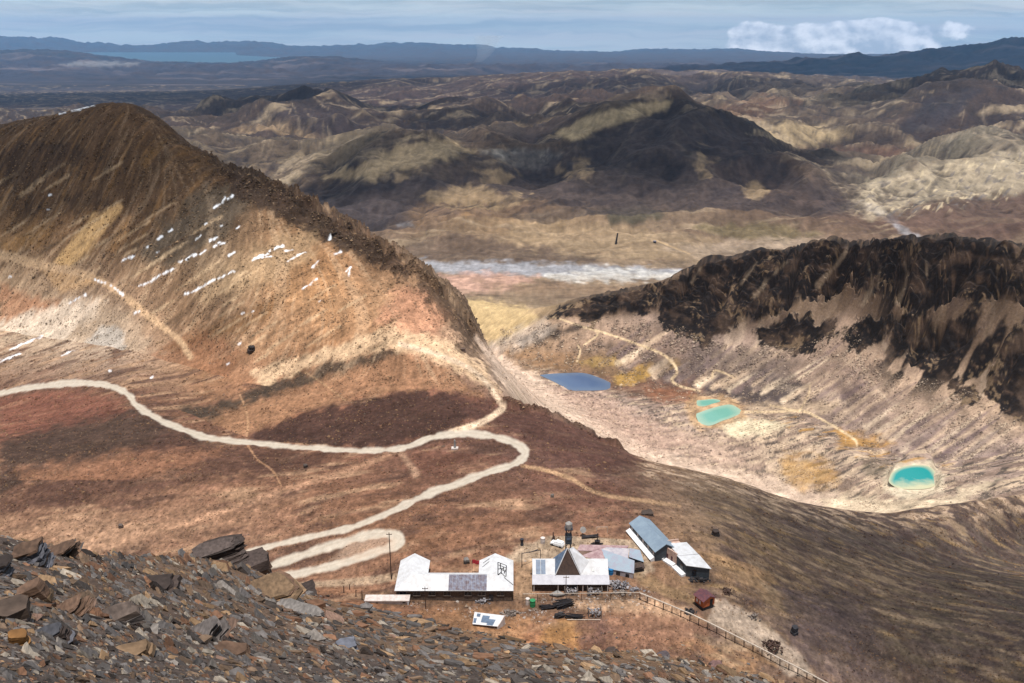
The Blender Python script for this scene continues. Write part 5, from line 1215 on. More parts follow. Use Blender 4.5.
for i in range(8):
    a = i/8*math.pi; 
m.bar(g0+Vector((-2.2,0,.45)), g0+Vector((0,0,.75)), .2, 12, .95); m.bar(g0+Vector((0,0,.75)), g0+Vector((2.0,0,.5)), .95, 12, .3); tag(m.build('storage_tank', P_TANK, None, True), 'pale rounded tank lying on its side in front of the chalet porch', 'tank')
# little white monument by the road
g0 = ground(455, 449, 'dip', 'rim'); t = thing('monument', 'little white monument on the dark slope inside the road bend', 'monument', g0)
m = MB(); m.box(g0+Vector((0,0,.15)),(2.6,2.0,.9)); m.build('plinth', P_WHITE2, t); m = MB(); m.bar(g0+Vector((0,0,.6)), g0+Vector((0,0,3.4)), .5, 8, .3); m.bar(g0+Vector((0,0,3.4)), g0+Vector((0,0,4.1)), .42, 8, .1); m.build('pillar', P_TANK, t)

g0 = ground(616, 244, 'plain_near', 'hill_top'); t = thing('chimney', 'tall dark chimney leaning a little, alone on the far valley floor', 'chimney', g0)
m = MB(); m.bar(g0-Vector((0,0,3)), g0+Vector((5,0,36)), 3.6, 12, 2.4); m.build('stack', P_DARK, t)
m = MB(); m.bar(g0+Vector((5,0,36)), g0+Vector((5.2,0,38)), 2.9, 12); m.build('rim', P_BLACK, t)
g0 = ground(655, 243, 'plain_near', 'hill_top'); t = thing('shed', 'tiny dark shed beside the dirt track on the far valley floor', 'shed', g0)
m = MB(); m.box(g0+Vector((0,0,3)),(9,7,7)); m.build('wall', P_DARK, t); m = MB(); m.slab([g0+Vector(q) for q in ((-5,-4,6.6),(5,-4,6.6),(5,0,9),(-5,0,9))],.3); m.slab([g0+Vector(q) for q in ((-5,0,9),(5,0,9),(5,4,6.6),(-5,4,6.6))],.3); m.build('roof', P_RUST, t)
# thin smoke far out on the plain
sm = MB(); s_, T_ = px_to_ray(478, 62); bx, by, bz = float(s_)*36000, 36000.0, -float(T_)*36000
sm = MB(); ringn = 16; prev = None
for i in range(9):
    a = i/8; r_ = 160+a*420; cx_, cz_ = bx+a*520+90*math.sin(a*5), bz+a*950
    cur = [(cx_+r_*math.cos(k/ringn*6.2832), by+r_*math.sin(k/ringn*6.2832), cz_) for k in range(ringn)]
    n0 = len(sm.v); sm.v += cur
    if i == 0: sm.f.append(list(range(n0, n0+ringn))[::-1])
    else: sm.f += [[n0-ringn+k, n0-ringn+(k+1)%ringn, n0+(k+1)%ringn, n0+k] for k in range(ringn)]
sm.f.append(list(range(len(sm.v)-ringn, len(sm.v))))
M_SMK = bpy.data.materials.new('thin_smoke'); M_SMK.use_nodes = True; M_SMK.node_tree.nodes.remove(M_SMK.node_tree.nodes['Principled BSDF'])
pv_ = M_SMK.node_tree.nodes.new('ShaderNodeVolumePrincipled'); pv_.inputs['Color'].default_value = (.8,.82,.85,1); pv_.inputs['Density'].default_value = .00032
M_SMK.node_tree.links.new(pv_.outputs[0], M_SMK.node_tree.nodes['Material Output'].inputs['Volume'])
o_ = sm.build('smoke', M_SMK); o_['kind'] = 'stuff'

# ------------------------------------------------------------------ rocks
def chips_mat(name, rough=.75):
    mt, nt, b = new_mat(name); N = nt.nodes.new; L = nt.links.new
    at_ = N('ShaderNodeAttribute'); at_.attribute_name = 'ground'; tc = N('ShaderNodeTexCoord')
    mp = N('ShaderNodeMapping'); mp.inputs['Scale'].default_value = (1,1,6); L(tc.outputs['Object'], mp.inputs[0])
    nz = N('ShaderNodeTexNoise'); nz.inputs['Scale'].default_value = 7; nz.inputs['Detail'].default_value = 6; L(mp.outputs[0], nz.inputs['Vector'])
    mr = N('ShaderNodeMapRange'); mr.inputs[1].default_value = .3; mr.inputs[2].default_value = .7; mr.inputs[3].default_value = .6; mr.inputs[4].default_value = 1.35; L(nz.outputs['Fac'], mr.inputs[0])
    mx = N('ShaderNodeVectorMath'); mx.operation = 'SCALE'; L(at_.outputs['Color'], mx.inputs[0]); L(mr.outputs[0], mx.inputs['Scale']); L(mx.outputs[0], b.inputs['Base Color'])
    b.inputs['Roughness'].default_value = rough; b.inputs['Specular IOR Level'].default_value = .18
    bp = N('ShaderNodeBump'); bp.inputs['Strength'].default_value = .5; bp.inputs['Distance'].default_value = .02; L(nz.outputs['Fac'], bp.inputs['Height']); L(bp.outputs['Normal'], b.inputs['Normal'])
    return mt
M_CHIP = chips_mat('slate_chips')
PAL = np.array([alb(*c) for c in ((118,111,108),(92,83,78),(132,108,88),(174,160,144),(142,104,80),(174,140,106),(68,57,51),(146,136,128),(144,114,98))])
def build_chips():
    i0 = int(np.searchsorted(U, .3)); i1 = int(np.searchsorted(U, K['dip']+.5))
    x, y = PX[i0:i1], PY[i0:i1]
    w = np.abs(np.gradient(y, axis=0)*np.gradient(x, axis=1))
    q0 = np.minimum.accumulate(y, axis=0)         # visible only where nothing nearer stands higher
    vis = (y <= q0+1.5)
    lowb = np.interp(x, [0,330,400,480,560,640,720,800], [500,585,600,622,642,646,662,684])
    pr = np.clip((y-lowb)/10, 0, 1)
    near = D[i0:i1] < 40
    pr = np.where(near, 1, .10*(y > lowb-32)*(x > 320))
    w = w*vis*pr*(x > -260)*(x < 1290)*(y < 790)
    w = w.ravel()/w.sum(); n = 46000
    idx = RNG.choice(len(w), n, p=w)
    r_, c_i = np.unravel_index(idx, x.shape); r_ = r_+i0
    verts, quads, cols = [], [], []
    k = 6
    for a in range(n):
        r, c = r_[a], min(max(c_i[a],1),NC-2)
        d = D[r,c]*(1+RNG.uniform(-.004,.004)); s = S_G[r,c]+RNG.uniform(-.5,.5)*(1.72/NC)
        px = PX[r,c]
        size = np.clip(np.exp(RNG.normal(1.62,.72)), 2.2, 30)*d*1.15/FPX*.5
        size = min(max(size, .012), .6)
        n0 = Vector((-ZX[r,c], -ZY[r,c], 1)); n0.normalize()
        nrm = (n0*.55+Vector((RNG.normal(.10,.22), RNG.normal(-.02,.16), .5))).normalized()
        tx = Vector((1,0,0))-nrm*nrm.x; tx.normalize(); ty = nrm.cross(tx)
        th = RNG.normal(.0,.5); asp = RNG.uniform(.38,.9); t = size*RNG.uniform(.07,.34)
        ctr = Vector((s*d, d, Z[r,c]))+nrm*(t*.35)
        ang = np.sort(RNG.uniform(0,6.283,k)*.35+np.arange(k)*6.283/k*.9); rd_ = RNG.uniform(.65,1.1,k)*size
        base = len(verts)
        ct, st_ = math.cos(th), math.sin(th)
        for sgn in (-1, 1):
            for an, ra in zip(ang, rd_):
                u, v = math.cos(an)*ra, math.sin(an)*ra*asp
                uu, vv = u*ct-v*st_, u*st_+v*ct
                verts.append(ctr+tx*uu+ty*vv+nrm*(sgn*t*.5))
        pw = np.array([.24,.17,.16,.09,.09,.07,.06,.10,.02])
        if px > 560: pw = np.array([.14,.06,.18,.2,.1,.12,.04,.10,.06])
        if px > 380 and PY[r,c] < lowb_at(px)+8: pw = np.array([.08,.06,.28,.1,.16,.2,.06,.04,.02])
        cl_ = PAL[RNG.choice(9, p=pw/pw.sum())]*RNG.uniform(.45,1.15)
        cols += [cl_]*(2*k)
        quads.append((base, k))
    return verts, quads, np.array(cols), k
def lowb_at(x): return float(np.interp(x, [0,330,400,480,560,640,720,800], [500,585,600,622,642,646,662,684]))
verts, ql, cols, k = build_chips()
faces = []
for b, k in ql:
    faces.append(list(range(b+k, b+2*k)))
    faces.append(list(range(b+k-1, b-1, -1)) if b else list(range(k-1,-1,-1)))
    for i in range(k):
        j = (i+1) % k; faces.append([b+i, b+j, b+k+j, b+k+i])
me = bpy.data.meshes.new('slate_scree'); me.from_pydata([tuple(v) for v in verts], [], faces)
atr = me.color_attributes.new('ground','FLOAT_COLOR','POINT'); atr.data.foreach_set('color', np.concatenate([cols,np.ones((len(cols),1))],1).astype(np.float32).ravel())
me.materials.append(M_CHIP); ob = bpy.data.objects.new('slate_scree', me); COL.objects.link(ob); ob['kind'] = 'stuff'

def scatter(name, a, b, n, wfun, lo, hi, pal, tall, seed):
    """small stones or tussocks standing on the ground, six-cornered lumps in one mesh"""
    rg = np.random.RandomState(seed); i0 = int(np.searchsorted(U, K[a])); i1 = int(np.searchsorted(U, K[b]))
    x, y = PX[i0:i1], PY[i0:i1]
    w = np.abs(np.gradient(y, axis=0)*np.gradient(x, axis=1))*(x > -120)*(x < 1144)*(y < 730)*(ROADM[i0:i1] < .05)*(SNOWM[i0:i1] < .1)
    w = w*wfun(i0, i1); w = (w/w.sum()).ravel()
    idx = rg.choice(w.size, n, p=w); r, c = np.unravel_index(idx, x.shape); r = r+i0
    d = D[r,c]; pos = np.stack([X[r,c], d, Z[r,c]], -1); sz = np.clip(np.exp(rg.normal(np.log(lo), .45, n)), lo*.6, hi)*d/FPX
    th = rg.uniform(0, 6.28, n); ct, st = np.cos(th), np.sin(th)
    ax = sz*rg.uniform(.7,1.3,n); ay = sz*rg.uniform(.6,1.1,n); az_ = sz*rg.uniform(tall*.6,tall*1.3,n)
    vs = []
    for ex, ey, ez in ((1,0,.1),(0,1,.2),(-1,0,.05),(0,-1,.15),(.15,.1,1),(0,0,-.5)):
        j = rg.uniform(.75,1.25,(3,n)); vx, vy = ex*ax*j[0], ey*ay*j[1]
        vs.append(np.stack([pos[:,0]+vx*ct-vy*st, pos[:,1]+vx*st+vy*ct, pos[:,2]+ez*az_*j[2]], -1))
    V = np.stack(vs, 1).reshape(-1, 3)
    F0 = np.array([(0,1,4),(1,2,4),(2,3,4),(3,0,4),(1,0,5),(2,1,5),(3,2,5),(0,3,5)])
    F = (F0[None]+np.arange(n)[:,None,None]*6).reshape(-1, 3)
    P_ = np.array([alb(*q) for q in pal]); cc = P_[rg.randint(0, len(P_), n)]*rg.uniform(.7,1.25,(n,1))
    gc = C[r,c]; cc = .5*cc+.5*gc*rg.uniform(.55,1.35,(n,1))
    CC = np.repeat(np.concatenate([cc, np.ones((n,1))], 1), 6, 0)
    ob = np_mesh(name, V, F, CC, M_SCAT, False); ob['kind'] = 'stuff'
M_SCAT = ground_mat('stones_and_tussocks', 2.0, .12, .2, .1)
def w_hill(i0, i1):
    n = fbm(X[i0:i1]/18, Y[i0:i1]/11, 4, 801); return sstep(-.25,.35,n)*(1-.75*(1-FLAT[i0:i1]))+.12
scatter('scrub','dip','rim',60000,w_hill,.6,2.1,((70,54,44),(178,142,106),(108,76,58),(126,110,98),(84,62,54),(150,112,84)),.9,21)
def w_yard(i0, i1):
    x, y = PX[i0:i1], PY[i0:i1]; n = fbm(X[i0:i1]/7, Y[i0:i1]/7, 3, 807)
    return sstep(-8,10,poly_sd([(390,600),(515,597),(640,590),(690,600),(640,612),(600,622),(520,622),(440,616)],x,y))*sstep(-.1,.3,n)+.5*sstep(-4,4,poly_sd([(520,560),(528,542),(560,535),(605,532),(640,548),(600,550),(560,552)],x,y))*sstep(.1,.3,n)
scatter('debris','dip','behind_lodge',1500,w_yard,.8,2.6,((214,208,204),(66,58,56),(150,140,134),(90,70,60),(190,170,150)),.6,24)
def w_mtn(i0, i1):
    n = fbm(X[i0:i1]/16, Y[i0:i1]/16, 4, 803); return (sstep(-.2,.4,n)+.1+1.2*CRAG[i0:i1])*(PX[i0:i1] < 660)
scatter('stones','rim','floor',42000,w_mtn,.6,2.3,((66,54,46),(186,154,120),(140,120,102),(96,76,60),(74,60,50)),.8,22)
def w_val(i0, i1):
    n = fbm(X[i0:i1]/20, Y[i0:i1]/20, 4, 805); return (sstep(-.1,.35,n)+.08)*(PX[i0:i1] > 500)*(FLAT[i0:i1] > .5)
scatter('valley_stones','crest','cliff_foot',30000,w_val,.7,2.2,((226,204,180),(122,108,100),(92,82,78),(190,166,144),(150,132,120)),.8,23)

def rock(px, py, wpx, hpx, label, col, col2=None, layers=5, tilt=(0,0), rz=0, depth=.8, seed=0, name='slate_block', cat='rock', a='scree', b='dip', sink=.25, jag=.16, taper=.1):
    """bedded slab rock: beds of one irregular outline, each slipped a little over the one below"""
    rr = random.Random(seed+int(px*7)); g0 = ground(px, py, a, b); dd_ = g0.y*1.12
    w = wpx*dd_/FPX; h = hpx*dd_/FPX*1.15; dp = w*depth
    n = 15; out = []; k_ = rr.randint(5,7); ph = rr.uniform(0,6)
    kn = [rr.uniform(.68,1.18) for _ in range(k_)]
    for i in range(n):
        an = i/n*2*math.pi+rr.uniform(-.1,.1); q = max(abs(math.cos(an)),abs(math.sin(an)))
        u = (i/n*k_+ph) % k_; f_ = kn[int(u)]*(1-u%1)+kn[(int(u)+1)%k_]*(u%1); f_ *= rr.uniform(.93,1.05)
        out.append((math.cos(an)/q**.8*.5*f_, math.sin(an)/q**.8*.5*f_))
    R = Matrix.Rotation(tilt[0],3,'Y')@Matrix.Rotation(tilt[1],3,'X')@Matrix.Rotation(rz,3,'Z')
    vs, fs, cs_ = [], [], []
    mute = lambda c: tuple(.62*v+.38*g_ for v, g_ in zip(c, (92,80,74)))
    ca, cb = alb(*mute(col)), alb(*mute(col2 or col)); z = 0; layers = int(layers*1.9)+1 if name in ('bedded_rock','rock_slab') else max(2, layers-1)
    hs = [rr.uniform(.5,1.5) for _ in range(layers)]; sm = sum(hs)
    sx = sy = 0
    for L_ in range(layers):
        t = hs[L_]/sm*h; f = 1-taper*L_/layers+rr.uniform(-.08,.08); sx += rr.gauss(0,jag*.3)*w; sy += rr.gauss(0,jag*.3)*dp
        tone = rr.uniform(.6,1.3); cc = (ca if rr.random() < .6 else cb)*tone
        n0 = len(vs)
        for zz_, g in ((z,1.0),(z+t*.93,rr.uniform(.93,1.0))):
            for (ox, oy) in out:
                jx, jy = 1+rr.uniform(-jag,jag)*.55, 1+rr.uniform(-jag,jag)*.55
                v = R@Vector((ox*w*f*g*jx+sx, oy*dp*f*g*jy+sy, zz_-h*sink)); vs.append(g0+v); cs_.append(cc*rr.uniform(.75,1.25))
        fs.append([n0+i for i in range(n)][::-1]); fs.append([n0+n+i for i in range(n)])
        for i in range(n):
            j = (i+1)%n; fs.append([n0+i,n0+j,n0+n+j,n0+n+i])
        z += t
    me = bpy.data.meshes.new(name); o = Vector(g0); me.from_pydata([tuple(v-o) for v in vs],[],fs)
    atr = me.color_attributes.new('ground','FLOAT_COLOR','POINT'); atr.data.foreach_set('color', np.concatenate([np.array(cs_),np.ones((len(cs_),1))],1).astype(np.float32).ravel())
    me.materials.append(M_CHIP); ob = bpy.data.objects.new(name, me); COL.objects.link(ob); ob.location = o
    return tag(ob, label, cat)
BR = (118,86,64); DK = (66,54,50); BL = (104,110,124); GR = (112,106,104); TN = (160,126,90); RS = (128,98,80); OC = (200,134,62)
rock(226,562,62,15,'dark jagged slab jutting from the top of the rock outcrop by the road',DK,(84,72,68),7,(-.2,.08),.2,.5,1,'rock_slab',jag=.3)
rock(244,577,56,24,'big dark block with a brown right face in the middle of the outcrop',DK,BR,4,(-.12,.05),.5,.6,2)
rock(263,590,62,16,'tan layered slab at the foot of the outcrop',BR,TN,6,(-.22,.1),.35,.9,3,'rock_slab')
rock(303,607,36,24,'dark split block with a maroon right face below the outcrop',DK,(104,76,70),4,(.2,.15),.6,.9,4)
rock(321,616,30,14,'low block with a tan end right of the dark split block',GR,TN,3,(.1,.1),.2,.9,5)
rock(36,563,40,24,'grey-topped slab with a brown front near the left skyline',BL,BR,5,(-.25,.15),.2,.8,6,'rock_slab')
rock(62,555,38,16,'ragged brown slab lying on the left skyline',BR,GR,6,(-.3,.1),.1,.8,7,'rock_slab',jag=.3)
rock(8,618,40,20,'dark brown block cut by the left edge of the picture',(92,74,62),DK,3,(.05,.2),.5,.8,8)
rock(38,598,30,22,'ochre-brown block leaning beside the dark block at the left edge',TN,BR,4,(-.3,.15),.3,.8,9)
rock(20,644,22,18,'bright orange stone near the left edge',OC,(214,150,80),2,(.1,.1),.4,.9,10,'orange_stone')
rock(103,576,22,12,'small reddish flat stone below the left skyline',(158,108,96),RS,2,(-.2,.1),.3,.9,11,'flat_stone')
rock(92,599,48,16,'long bank of thin rusty beds in the left rubble',RS,GR,8,(-.42,.1),.1,.7,12,'bedded_rock')
rock(76,614,44,12,'broken rusty beds just below the long bank',BR,RS,6,(-.45,.15),.2,.7,13,'bedded_rock')
rock(175,672,24,44,'upright brown block like a small pillar at the bottom left',BR,(150,104,70),3,(.08,.15),.5,.9,14,'upright_rock',sink=.2)
rock(212,636,50,17,'bank of thin rusty beds above the small pillar',RS,GR,8,(-.5,.1),.1,.8,15,'bedded_rock')
rock(80,688,38,46,'tall blue-grey slab standing at the bottom edge',BL,(92,96,108),4,(.12,.25),.3,.7,16,'standing_slab')
rock(100,686,16,44,'narrow brown slab beside the tall blue-grey one',BR,TN,4,(.1,.2),.2,.9,17,'standing_slab')
rock(126,692,44,24,'wide blue slab cut by the bottom edge',BL,(98,108,126),3,(.05,.3),.2,.8,18,'rock_slab')
rock(32,676,30,14,'flat grey slab stack under the orange stone',GR,BL,5,(-.3,.15),.3,.8,19,'rock_slab')
rock(165,588,60,12,'dark overhanging ledge across the rubble left of the outcrop',DK,BR,4,(-.12,.1),.1,.6,20,'rock_ledge')
rock(120,620,50,12,'pinkish slab lying flat in the middle of the left rubble',(146,126,114),GR,3,(-.25,.15),.3,.6,21,'flat_stone')
rock(140,655,38,14,'flat tan slab above the small pillar foot',TN,(170,128,100),3,(-.1,.2),.4,.7,22,'flat_stone')
rock(230,652,44,8,'thin brown plank-like slab right of the rusty beds',BR,TN,3,(-.15,.15),-.3,.4,23,'flat_stone')
rock(268,626,24,9,'pale grey stone lying on the scree below the split block',(180,176,172),(160,158,160),2,(.1,.1),.2,.8,24,'pale_stone')
rock(348,648,24,8,'blue-grey flat slab in the middle of the scree',(120,130,150),BL,2,(.12,.1),.5,.8,25,'flat_stone')
rock(300,612,44,8,'pale slab leaning under the dark split block',GR,(150,146,142),3,(.45,.1),.1,.4,26,'leaning_slab')
rock(718,664,17,4,'maroon flat slab on the scree near the railing',(150,108,104),(128,92,90),2,(.1,.2),.3,.9,27,'flat_stone',b='drop',taper=.4,sink=.3)
rock(650,663,20,4,'dark hollow slab at the top of the right scree',DK,(96,78,72),3,(-.1,.1),.2,.8,28,'rock_slab',b='drop',taper=.4,sink=.3)
rock(662,655,15,3,'purple-grey slab above the dark hollow one',(128,116,126),GR,2,(-.1,.1),.1,.8,29,'rock_slab',b='drop',taper=.4,sink=.3)
rock(612,652,16,3,'small black slab where the scree meets the grass',DK,DK,3,(0,.1),.1,.8,30,'rock_slab',b='drop',taper=.4,sink=.3)
rock(150,601,30,10,'grey slab resting below the overhanging ledge',BL,GR,3,(-.2,.1),.2,.7,31,'rock_slab')
rock(60,640,42,16,'dark slab pile right of the orange stone',DK,BL,5,(-.35,.15),.3,.7,32,'rock_slab')
rock(196,690,40,12,'grey slab at the bottom edge right of the small pillar',GR,BR,3,(-.1,.2),.2,.7,33,'rock_slab')
rock(0,575,34,14,'dark slab at the far left edge of the skyline',DK,BL,4,(-.2,.1),.2,.7,34,'rock_slab')
rock(715.5,535,7.5,6.5,'dark boulder alone on the tan slope right of the long grey building',(74,72,76),DK,3,(.05,.1),.3,.9,40,'boulder','boulder','dip','rim',.15,.2,.3)
rock(794,634,8,9,'blue-black boulder alone on the slope right of the path',(66,72,84),(52,56,66),3,(.05,.1),.3,.9,41,'boulder','boulder','dip','rim',.1,.2,.3)
rock(252,352,7,6,'dark boulder at the foot of the mountain above the road',(66,60,60),DK,3,(.05,.1),.3,.9,42,'boulder','boulder','road_level','crest',.15,.2,.3)
rock(466,562,7,5,'grey boulder behind the lodge courtyard beside the flagpole',(150,146,142),GR,3,(.05,.1),.3,.9,43,'boulder','boulder','dip','rim',.15,.2,.3)
rock(646,514,13,3,'flat dark rock on the slope behind the long grey building',(86,72,64),DK,2,(0,.1),.1,.7,44,'flat_rock','rock','dip','rim',.2,.2,.2)
rock(552,497,4,3,'small pale boulder beside the footpath on the dark slope',(176,166,156),GR,2,(0,.1),.1,.9,45,'boulder','boulder','dip','rim',.2,.2,.2)
rock(463,351,5,3,'small brown boulder beside the spur track on the saddle',(126,100,86),DK,2,(0,.1),.1,.9,46,'boulder','boulder','road_level','crest',.2,.2,.2)
rock(306,467,5,3.5,'grey boulder on the slope below the main road',(120,108,100),DK,2,(0,.1),.1,.9,47,'boulder','boulder','dip','rim',.2,.2,.2)
rock(121,528,5,4,'grey-brown boulder on the pale ground above the left rubble',(120,104,96),DK,2,(0,.1),.1,.9,48,'boulder','boulder','dip','rim',.2,.2,.2)
# clouds: bearing (photo x at eye level), distance ahead, ground height of the shade, radii, density, turn
CLOUDS = [(655,4300,-560,1050,700,.62,.1),(385,3900,-600,460,430,.55,-.2),(70,720,-80,300,140,.55,-.35),(1000,275,-215,125,95,.40,-.3),(330,9000,-700,2200,1800,.6,.1),(120,15000,-1000,5600,4500,.55,.0),(930,7800,-500,1400,900,.5,.2),(700,11500,-700,3000,1800,.5,.0),(560,6900,-700,1500,700,.45,.1),(560,24000,-1200,8000,5500,.5,0),(880,27000,-1000,8000,6500,.5,.1)]
# ------------------------------------------------------------------ camera, sun, sky, air
cam = bpy.data.cameras.new('camera'); cam.sensor_width = 36; cam.lens = 36*FPX/W; cam.clip_start = .1; cam.clip_end = 200000
co = bpy.data.objects.new('camera', cam); COL.objects.link(co); co.rotation_euler = (math.pi/2-PITCH, 0, 0)
SC.camera = co
SUN = Vector((.0,-.2,.98)).normalized()
sl = bpy.data.lights.new('sun', 'SUN'); sl.energy = 4.6; sl.angle = rad(.5); sl.color = (1,.965,.915)
so = bpy.data.objects.new('sun', sl); COL.objects.link(so); so.rotation_euler = SUN.to_track_quat('Z','Y').to_euler()
wd = bpy.data.worlds.new('World'); SC.world = wd; wd.use_nodes = True
nt = wd.node_tree; N = nt.nodes.new; L = nt.links.new
bg = nt.nodes['Background']; bg.inputs['Strength'].default_value = .09
sky = N('ShaderNodeTexSky'); sky.sky_type = 'NISHITA'; sky.sun_disc = False
sky.sun_elevation = math.asin(SUN.z); sky.sun_rotation = math.atan2(SUN.x, SUN.y); sky.altitude = 5000; sky.air_density = 1.0; sky.dust_density = .6; sky.ozone_density = 1.5
tc = N('ShaderNodeTexCoord'); sep = N('ShaderNodeSeparateXYZ'); L(tc.outputs['Generated'], sep.inputs[0])
mxz = N('ShaderNodeMath'); mxz.operation = 'MAXIMUM'; mxz.inputs[1].default_value = .012; L(sep.outputs['Z'], mxz.inputs[0])
cmb = N('ShaderNodeCombineXYZ'); L(sep.outputs['X'], cmb.inputs[0]); L(sep.outputs['Y'], cmb.inputs[1]); L(mxz.outputs[0], cmb.inputs[2])
L(cmb.outputs[0], sky.inputs['Vector'])
# bearing (x/y) and height (z/y) of a direction
def math_node(op, a, b=None, clamp=False):
    n = N('ShaderNodeMath'); n.operation = op; n.use_clamp = clamp
    for i, v in enumerate((a, b)):
        if v is None: continue
        if isinstance(v, (int, float)): n.inputs[i].default_value = v
        else: L(v, n.inputs[i])
    return n.outputs[0]
ya = math_node('ABSOLUTE', sep.outputs['Y']); ya = math_node('MAXIMUM', ya, .05)
az = math_node('DIVIDE', sep.outputs['X'], ya); el = math_node('DIVIDE', sep.outputs['Z'], ya)
def vec(x, y, z=0):
    c = N('ShaderNodeCombineXYZ')
    for i, v in enumerate((x, y, z)):
        if isinstance(v, (int, float)): c.inputs[i].default_value = v
        else: L(v, c.inputs[i])
    return c.outputs[0]
def noise(v, scale, detail=5, rough=.55):
    n = N('ShaderNodeTexNoise'); n.inputs['Scale'].default_value = scale; n.inputs['Detail'].default_value = detail; n.inputs['Roughness'].default_value = rough
    L(v, n.inputs['Vector']); return n.outputs['Fac']
def ramp(v, a, b, lo=0., hi=1.):
    n = N('ShaderNodeMapRange'); n.interpolation_type = 'SMOOTHSTEP'; L(v, n.inputs[0])
    for i, q in enumerate((a, b, lo, hi)): n.inputs[i+1].default_value = q
    return n.outputs[0]
def mixc(f, a, b):
    n = N('ShaderNodeMix'); n.data_type = 'RGBA'
    if isinstance(f, (int, float)): n.inputs[0].default_value = f
    else: L(f, n.inputs[0])
    for i, v in ((6, a), (7, b)):
        if isinstance(v, tuple): n.inputs[i].default_value = (*v, 1)
        else: L(v, n.inputs[i])
    return n.outputs[2]
high = vec(math_node('MULTIPLY', az, 2.2), math_node('MULTIPLY', el, 46))
veil = ramp(noise(high, 1.6, 6, .6), .34, .66, .45, 1.0)
CW = 6.9
skyc = mixc(veil, sky.outputs[0], (CW*.92, CW*.98, CW*1.04))
warp = noise(vec(math_node('MULTIPLY', az, 5), math_node('MULTIPLY', el, 20)), 1.0, 4, .6)
band = vec(math_node('MULTIPLY', az, 2.0), math_node('ADD', math_node('MULTIPLY', el, 50), math_node('MULTIPLY', warp, 1.6)), 3.3)
skyc = mixc(ramp(noise(band, 1.6, 6, .6), .40, .66, 0, .62), skyc, (CW*.44, CW*.60, CW*.74))
# cumulus bank over the right horizon
lob = vec(az, math_node('MULTIPLY', el, 1.5), 1.7)
cn = noise(lob, 14, 9, .52); cb_ = noise(vec(az, el, 4.2), 9, 2, .5)
win = math_node('MULTIPLY', ramp(az, .19, .25), ramp(az, .42, .56, 1, 0))
top = math_node('MULTIPLY', ramp(el, .002, .022, 1, 0), ramp(el, -.045, -.030))
cm = math_node('ADD', math_node('MULTIPLY', math_node('MULTIPLY', win, top), .34), math_node('ADD', math_node('MULTIPLY', cn, .75), math_node('MULTIPLY', cb_, .45)))
cum = ramp(cm, .84, .90)
lit = noise(vec(math_node('SUBTRACT', az, .006), math_node('MULTIPLY', math_node('SUBTRACT', el, .005), 1.5), 1.7), 14, 9, .52)
edge = math_node('SUBTRACT', cn, lit)
litc = mixc(ramp(math_node('ADD', math_node('MULTIPLY', edge, 3.4), math_node('MULTIPLY', el, 6)), -.35, .25), (CW*.80,CW*.89,CW*1.0), (CW*1.75,CW*1.75,CW*1.78))
skyc = mixc(cum, skyc, litc)
L(skyc, bg.inputs['Color'])
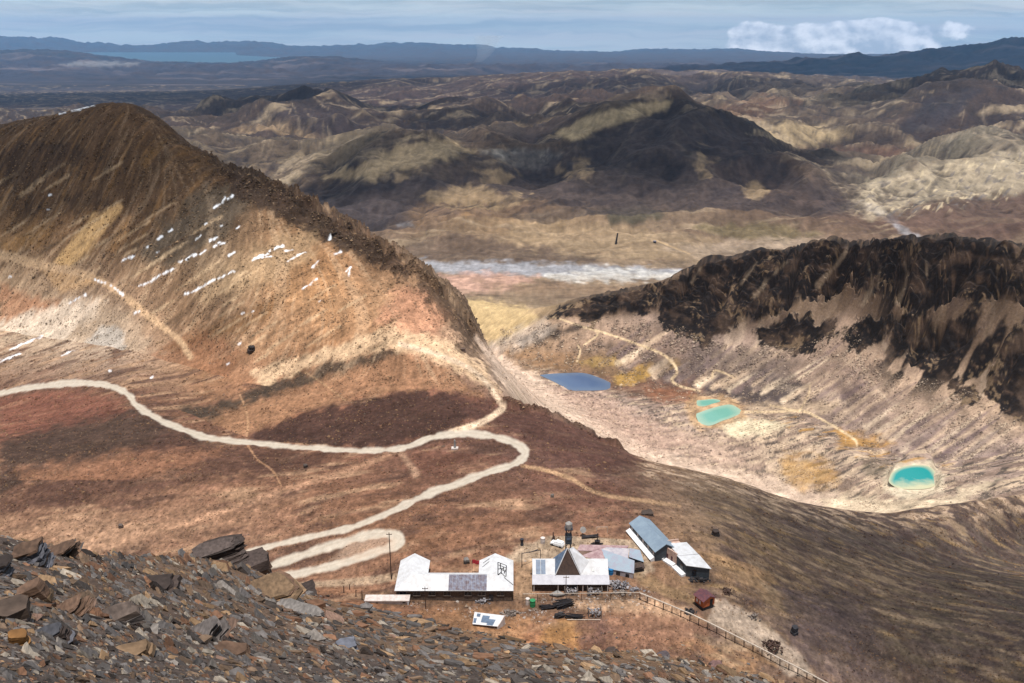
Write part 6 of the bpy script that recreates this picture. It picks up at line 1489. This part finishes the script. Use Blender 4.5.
# fair-weather clouds overhead (above the picture); their shade lies on the land
cm_ = bpy.data.materials.new('cloud'); cm_.use_nodes = True; c_nt = cm_.node_tree
for n in list(c_nt.nodes):
    if n.type == 'BSDF_PRINCIPLED': c_nt.nodes.remove(n)
cN = c_nt.nodes.new; cL = c_nt.links.new
tr_ = cN('ShaderNodeBsdfTransparent'); df_ = cN('ShaderNodeBsdfDiffuse'); df_.inputs[0].default_value = (.9,.9,.92,1)
at_ = cN('ShaderNodeAttribute'); at_.attribute_name = 'cover'; ms_ = cN('ShaderNodeMixShader')
cL(at_.outputs['Fac'], ms_.inputs[0]); cL(tr_.outputs[0], ms_.inputs[1]); cL(df_.outputs[0], ms_.inputs[2]); cL(ms_.outputs[0], c_nt.nodes['Material Output'].inputs['Surface'])
CLOUD_Z = 2300.0
def cloud(gx, gy, gz, rx, ry, dens, rot=0, seed=0):
    k = (CLOUD_Z-gz)/SUN.z
    cx, cy = gx+SUN.x*k, gy+SUN.y*k
    n = 48; g = np.linspace(-1.35, 1.35, n); u, v = np.meshgrid(g, g)
    rr = np.hypot(u, v)+.42*fbm(u*1.6+seed*7.7, v*1.6+seed*3.1, 4, seed+400)
    body = 1-sstep(.55, 1.05, rr)
    th = body*(.25+.5*np.maximum(fbm(u*3+seed, v*3, 4, seed+500)+.4, 0))*min(rx, ry)*.5
    ca, sa = math.cos(rot), math.sin(rot)
    x = cx+u*rx*ca-v*ry*sa; y = cy+u*rx*sa+v*ry*ca
    co_ = np.concatenate([np.stack([x, y, CLOUD_Z+th+1], -1).reshape(-1,3), np.stack([x, y, CLOUD_Z-th*.15-1], -1).reshape(-1,3)])
    i = (np.arange(n-1)[:,None]*n+np.arange(n-1)[None]); keep = (body[1:,1:]+body[:-1,:-1]) > .02; i = i[keep]
    qa = np.stack([i, i+1, i+n+1, i+n], -1); qb = qa[:, ::-1]+n*n
    q = np.concatenate([qa, qb]); used, inv = np.unique(q.ravel(), return_inverse=True)
    ob = np_mesh('cloud', co_[used], inv.reshape(q.shape), None, cm_)
    a_ = ob.data.attributes.new('cover', 'FLOAT', 'POINT'); dd = np.concatenate([body.ravel()]*2)[used]*dens
    a_.data.foreach_set('value', dd.astype(np.float32)); ob['kind'] = 'structure'
for i, (px_, d_, z_, rx, ry, dens, rot) in enumerate(CLOUDS):
    s_ = (px_-W/2)/FPX
    cloud(s_*d_, d_, z_, rx, ry, dens, rot, i+1)
# haze: one box of thin even air over the whole landscape
def box_obj(name, lo, hi):
    me = bpy.data.meshes.new(name)
    v = [(x,y,z) for x in (lo[0],hi[0]) for y in (lo[1],hi[1]) for z in (lo[2],hi[2])]
    f = [(0,1,3,2),(4,6,7,5),(0,4,5,1),(2,3,7,6),(0,2,6,4),(1,5,7,3)]
    me.from_pydata(v,[],f); me.update()
    o = bpy.data.objects.new(name, me); COL.objects.link(o); return o
hz = box_obj('haze', (-85000,-800,float(Z.min())-30), (85000,92000,float(Z.max())+60))
hm = bpy.data.materials.new('haze'); hm.use_nodes = True; ht = hm.node_tree; ht.nodes.remove(ht.nodes['Principled BSDF'])
pv = ht.nodes.new('ShaderNodeVolumePrincipled'); pv.inputs['Color'].default_value = (.25,.51,.92,1); pv.inputs['Density'].default_value = HAZE
ht.links.new(pv.outputs[0], ht.nodes['Material Output'].inputs['Volume'])
hz.data.materials.append(hm); hz['kind'] = 'stuff'
SC.view_settings.view_transform = 'Standard'; SC.view_settings.look = 'None'; SC.view_settings.gamma = 1; SC.view_settings.exposure = EXPO
SC.render.engine = 'CYCLES'
SC.cycles.max_bounces = 5; SC.cycles.diffuse_bounces = 2; SC.cycles.glossy_bounces = 2; SC.cycles.volume_bounces = 0; SC.cycles.transparent_max_bounces = 12
SC.cycles.use_denoising = True; SC.cycles.denoiser = 'OPENIMAGEDENOISE'; SC.cycles.denoising_input_passes = 'RGB_ALBEDO_NORMAL'; SC.cycles.denoising_prefilter = 'ACCURATE'
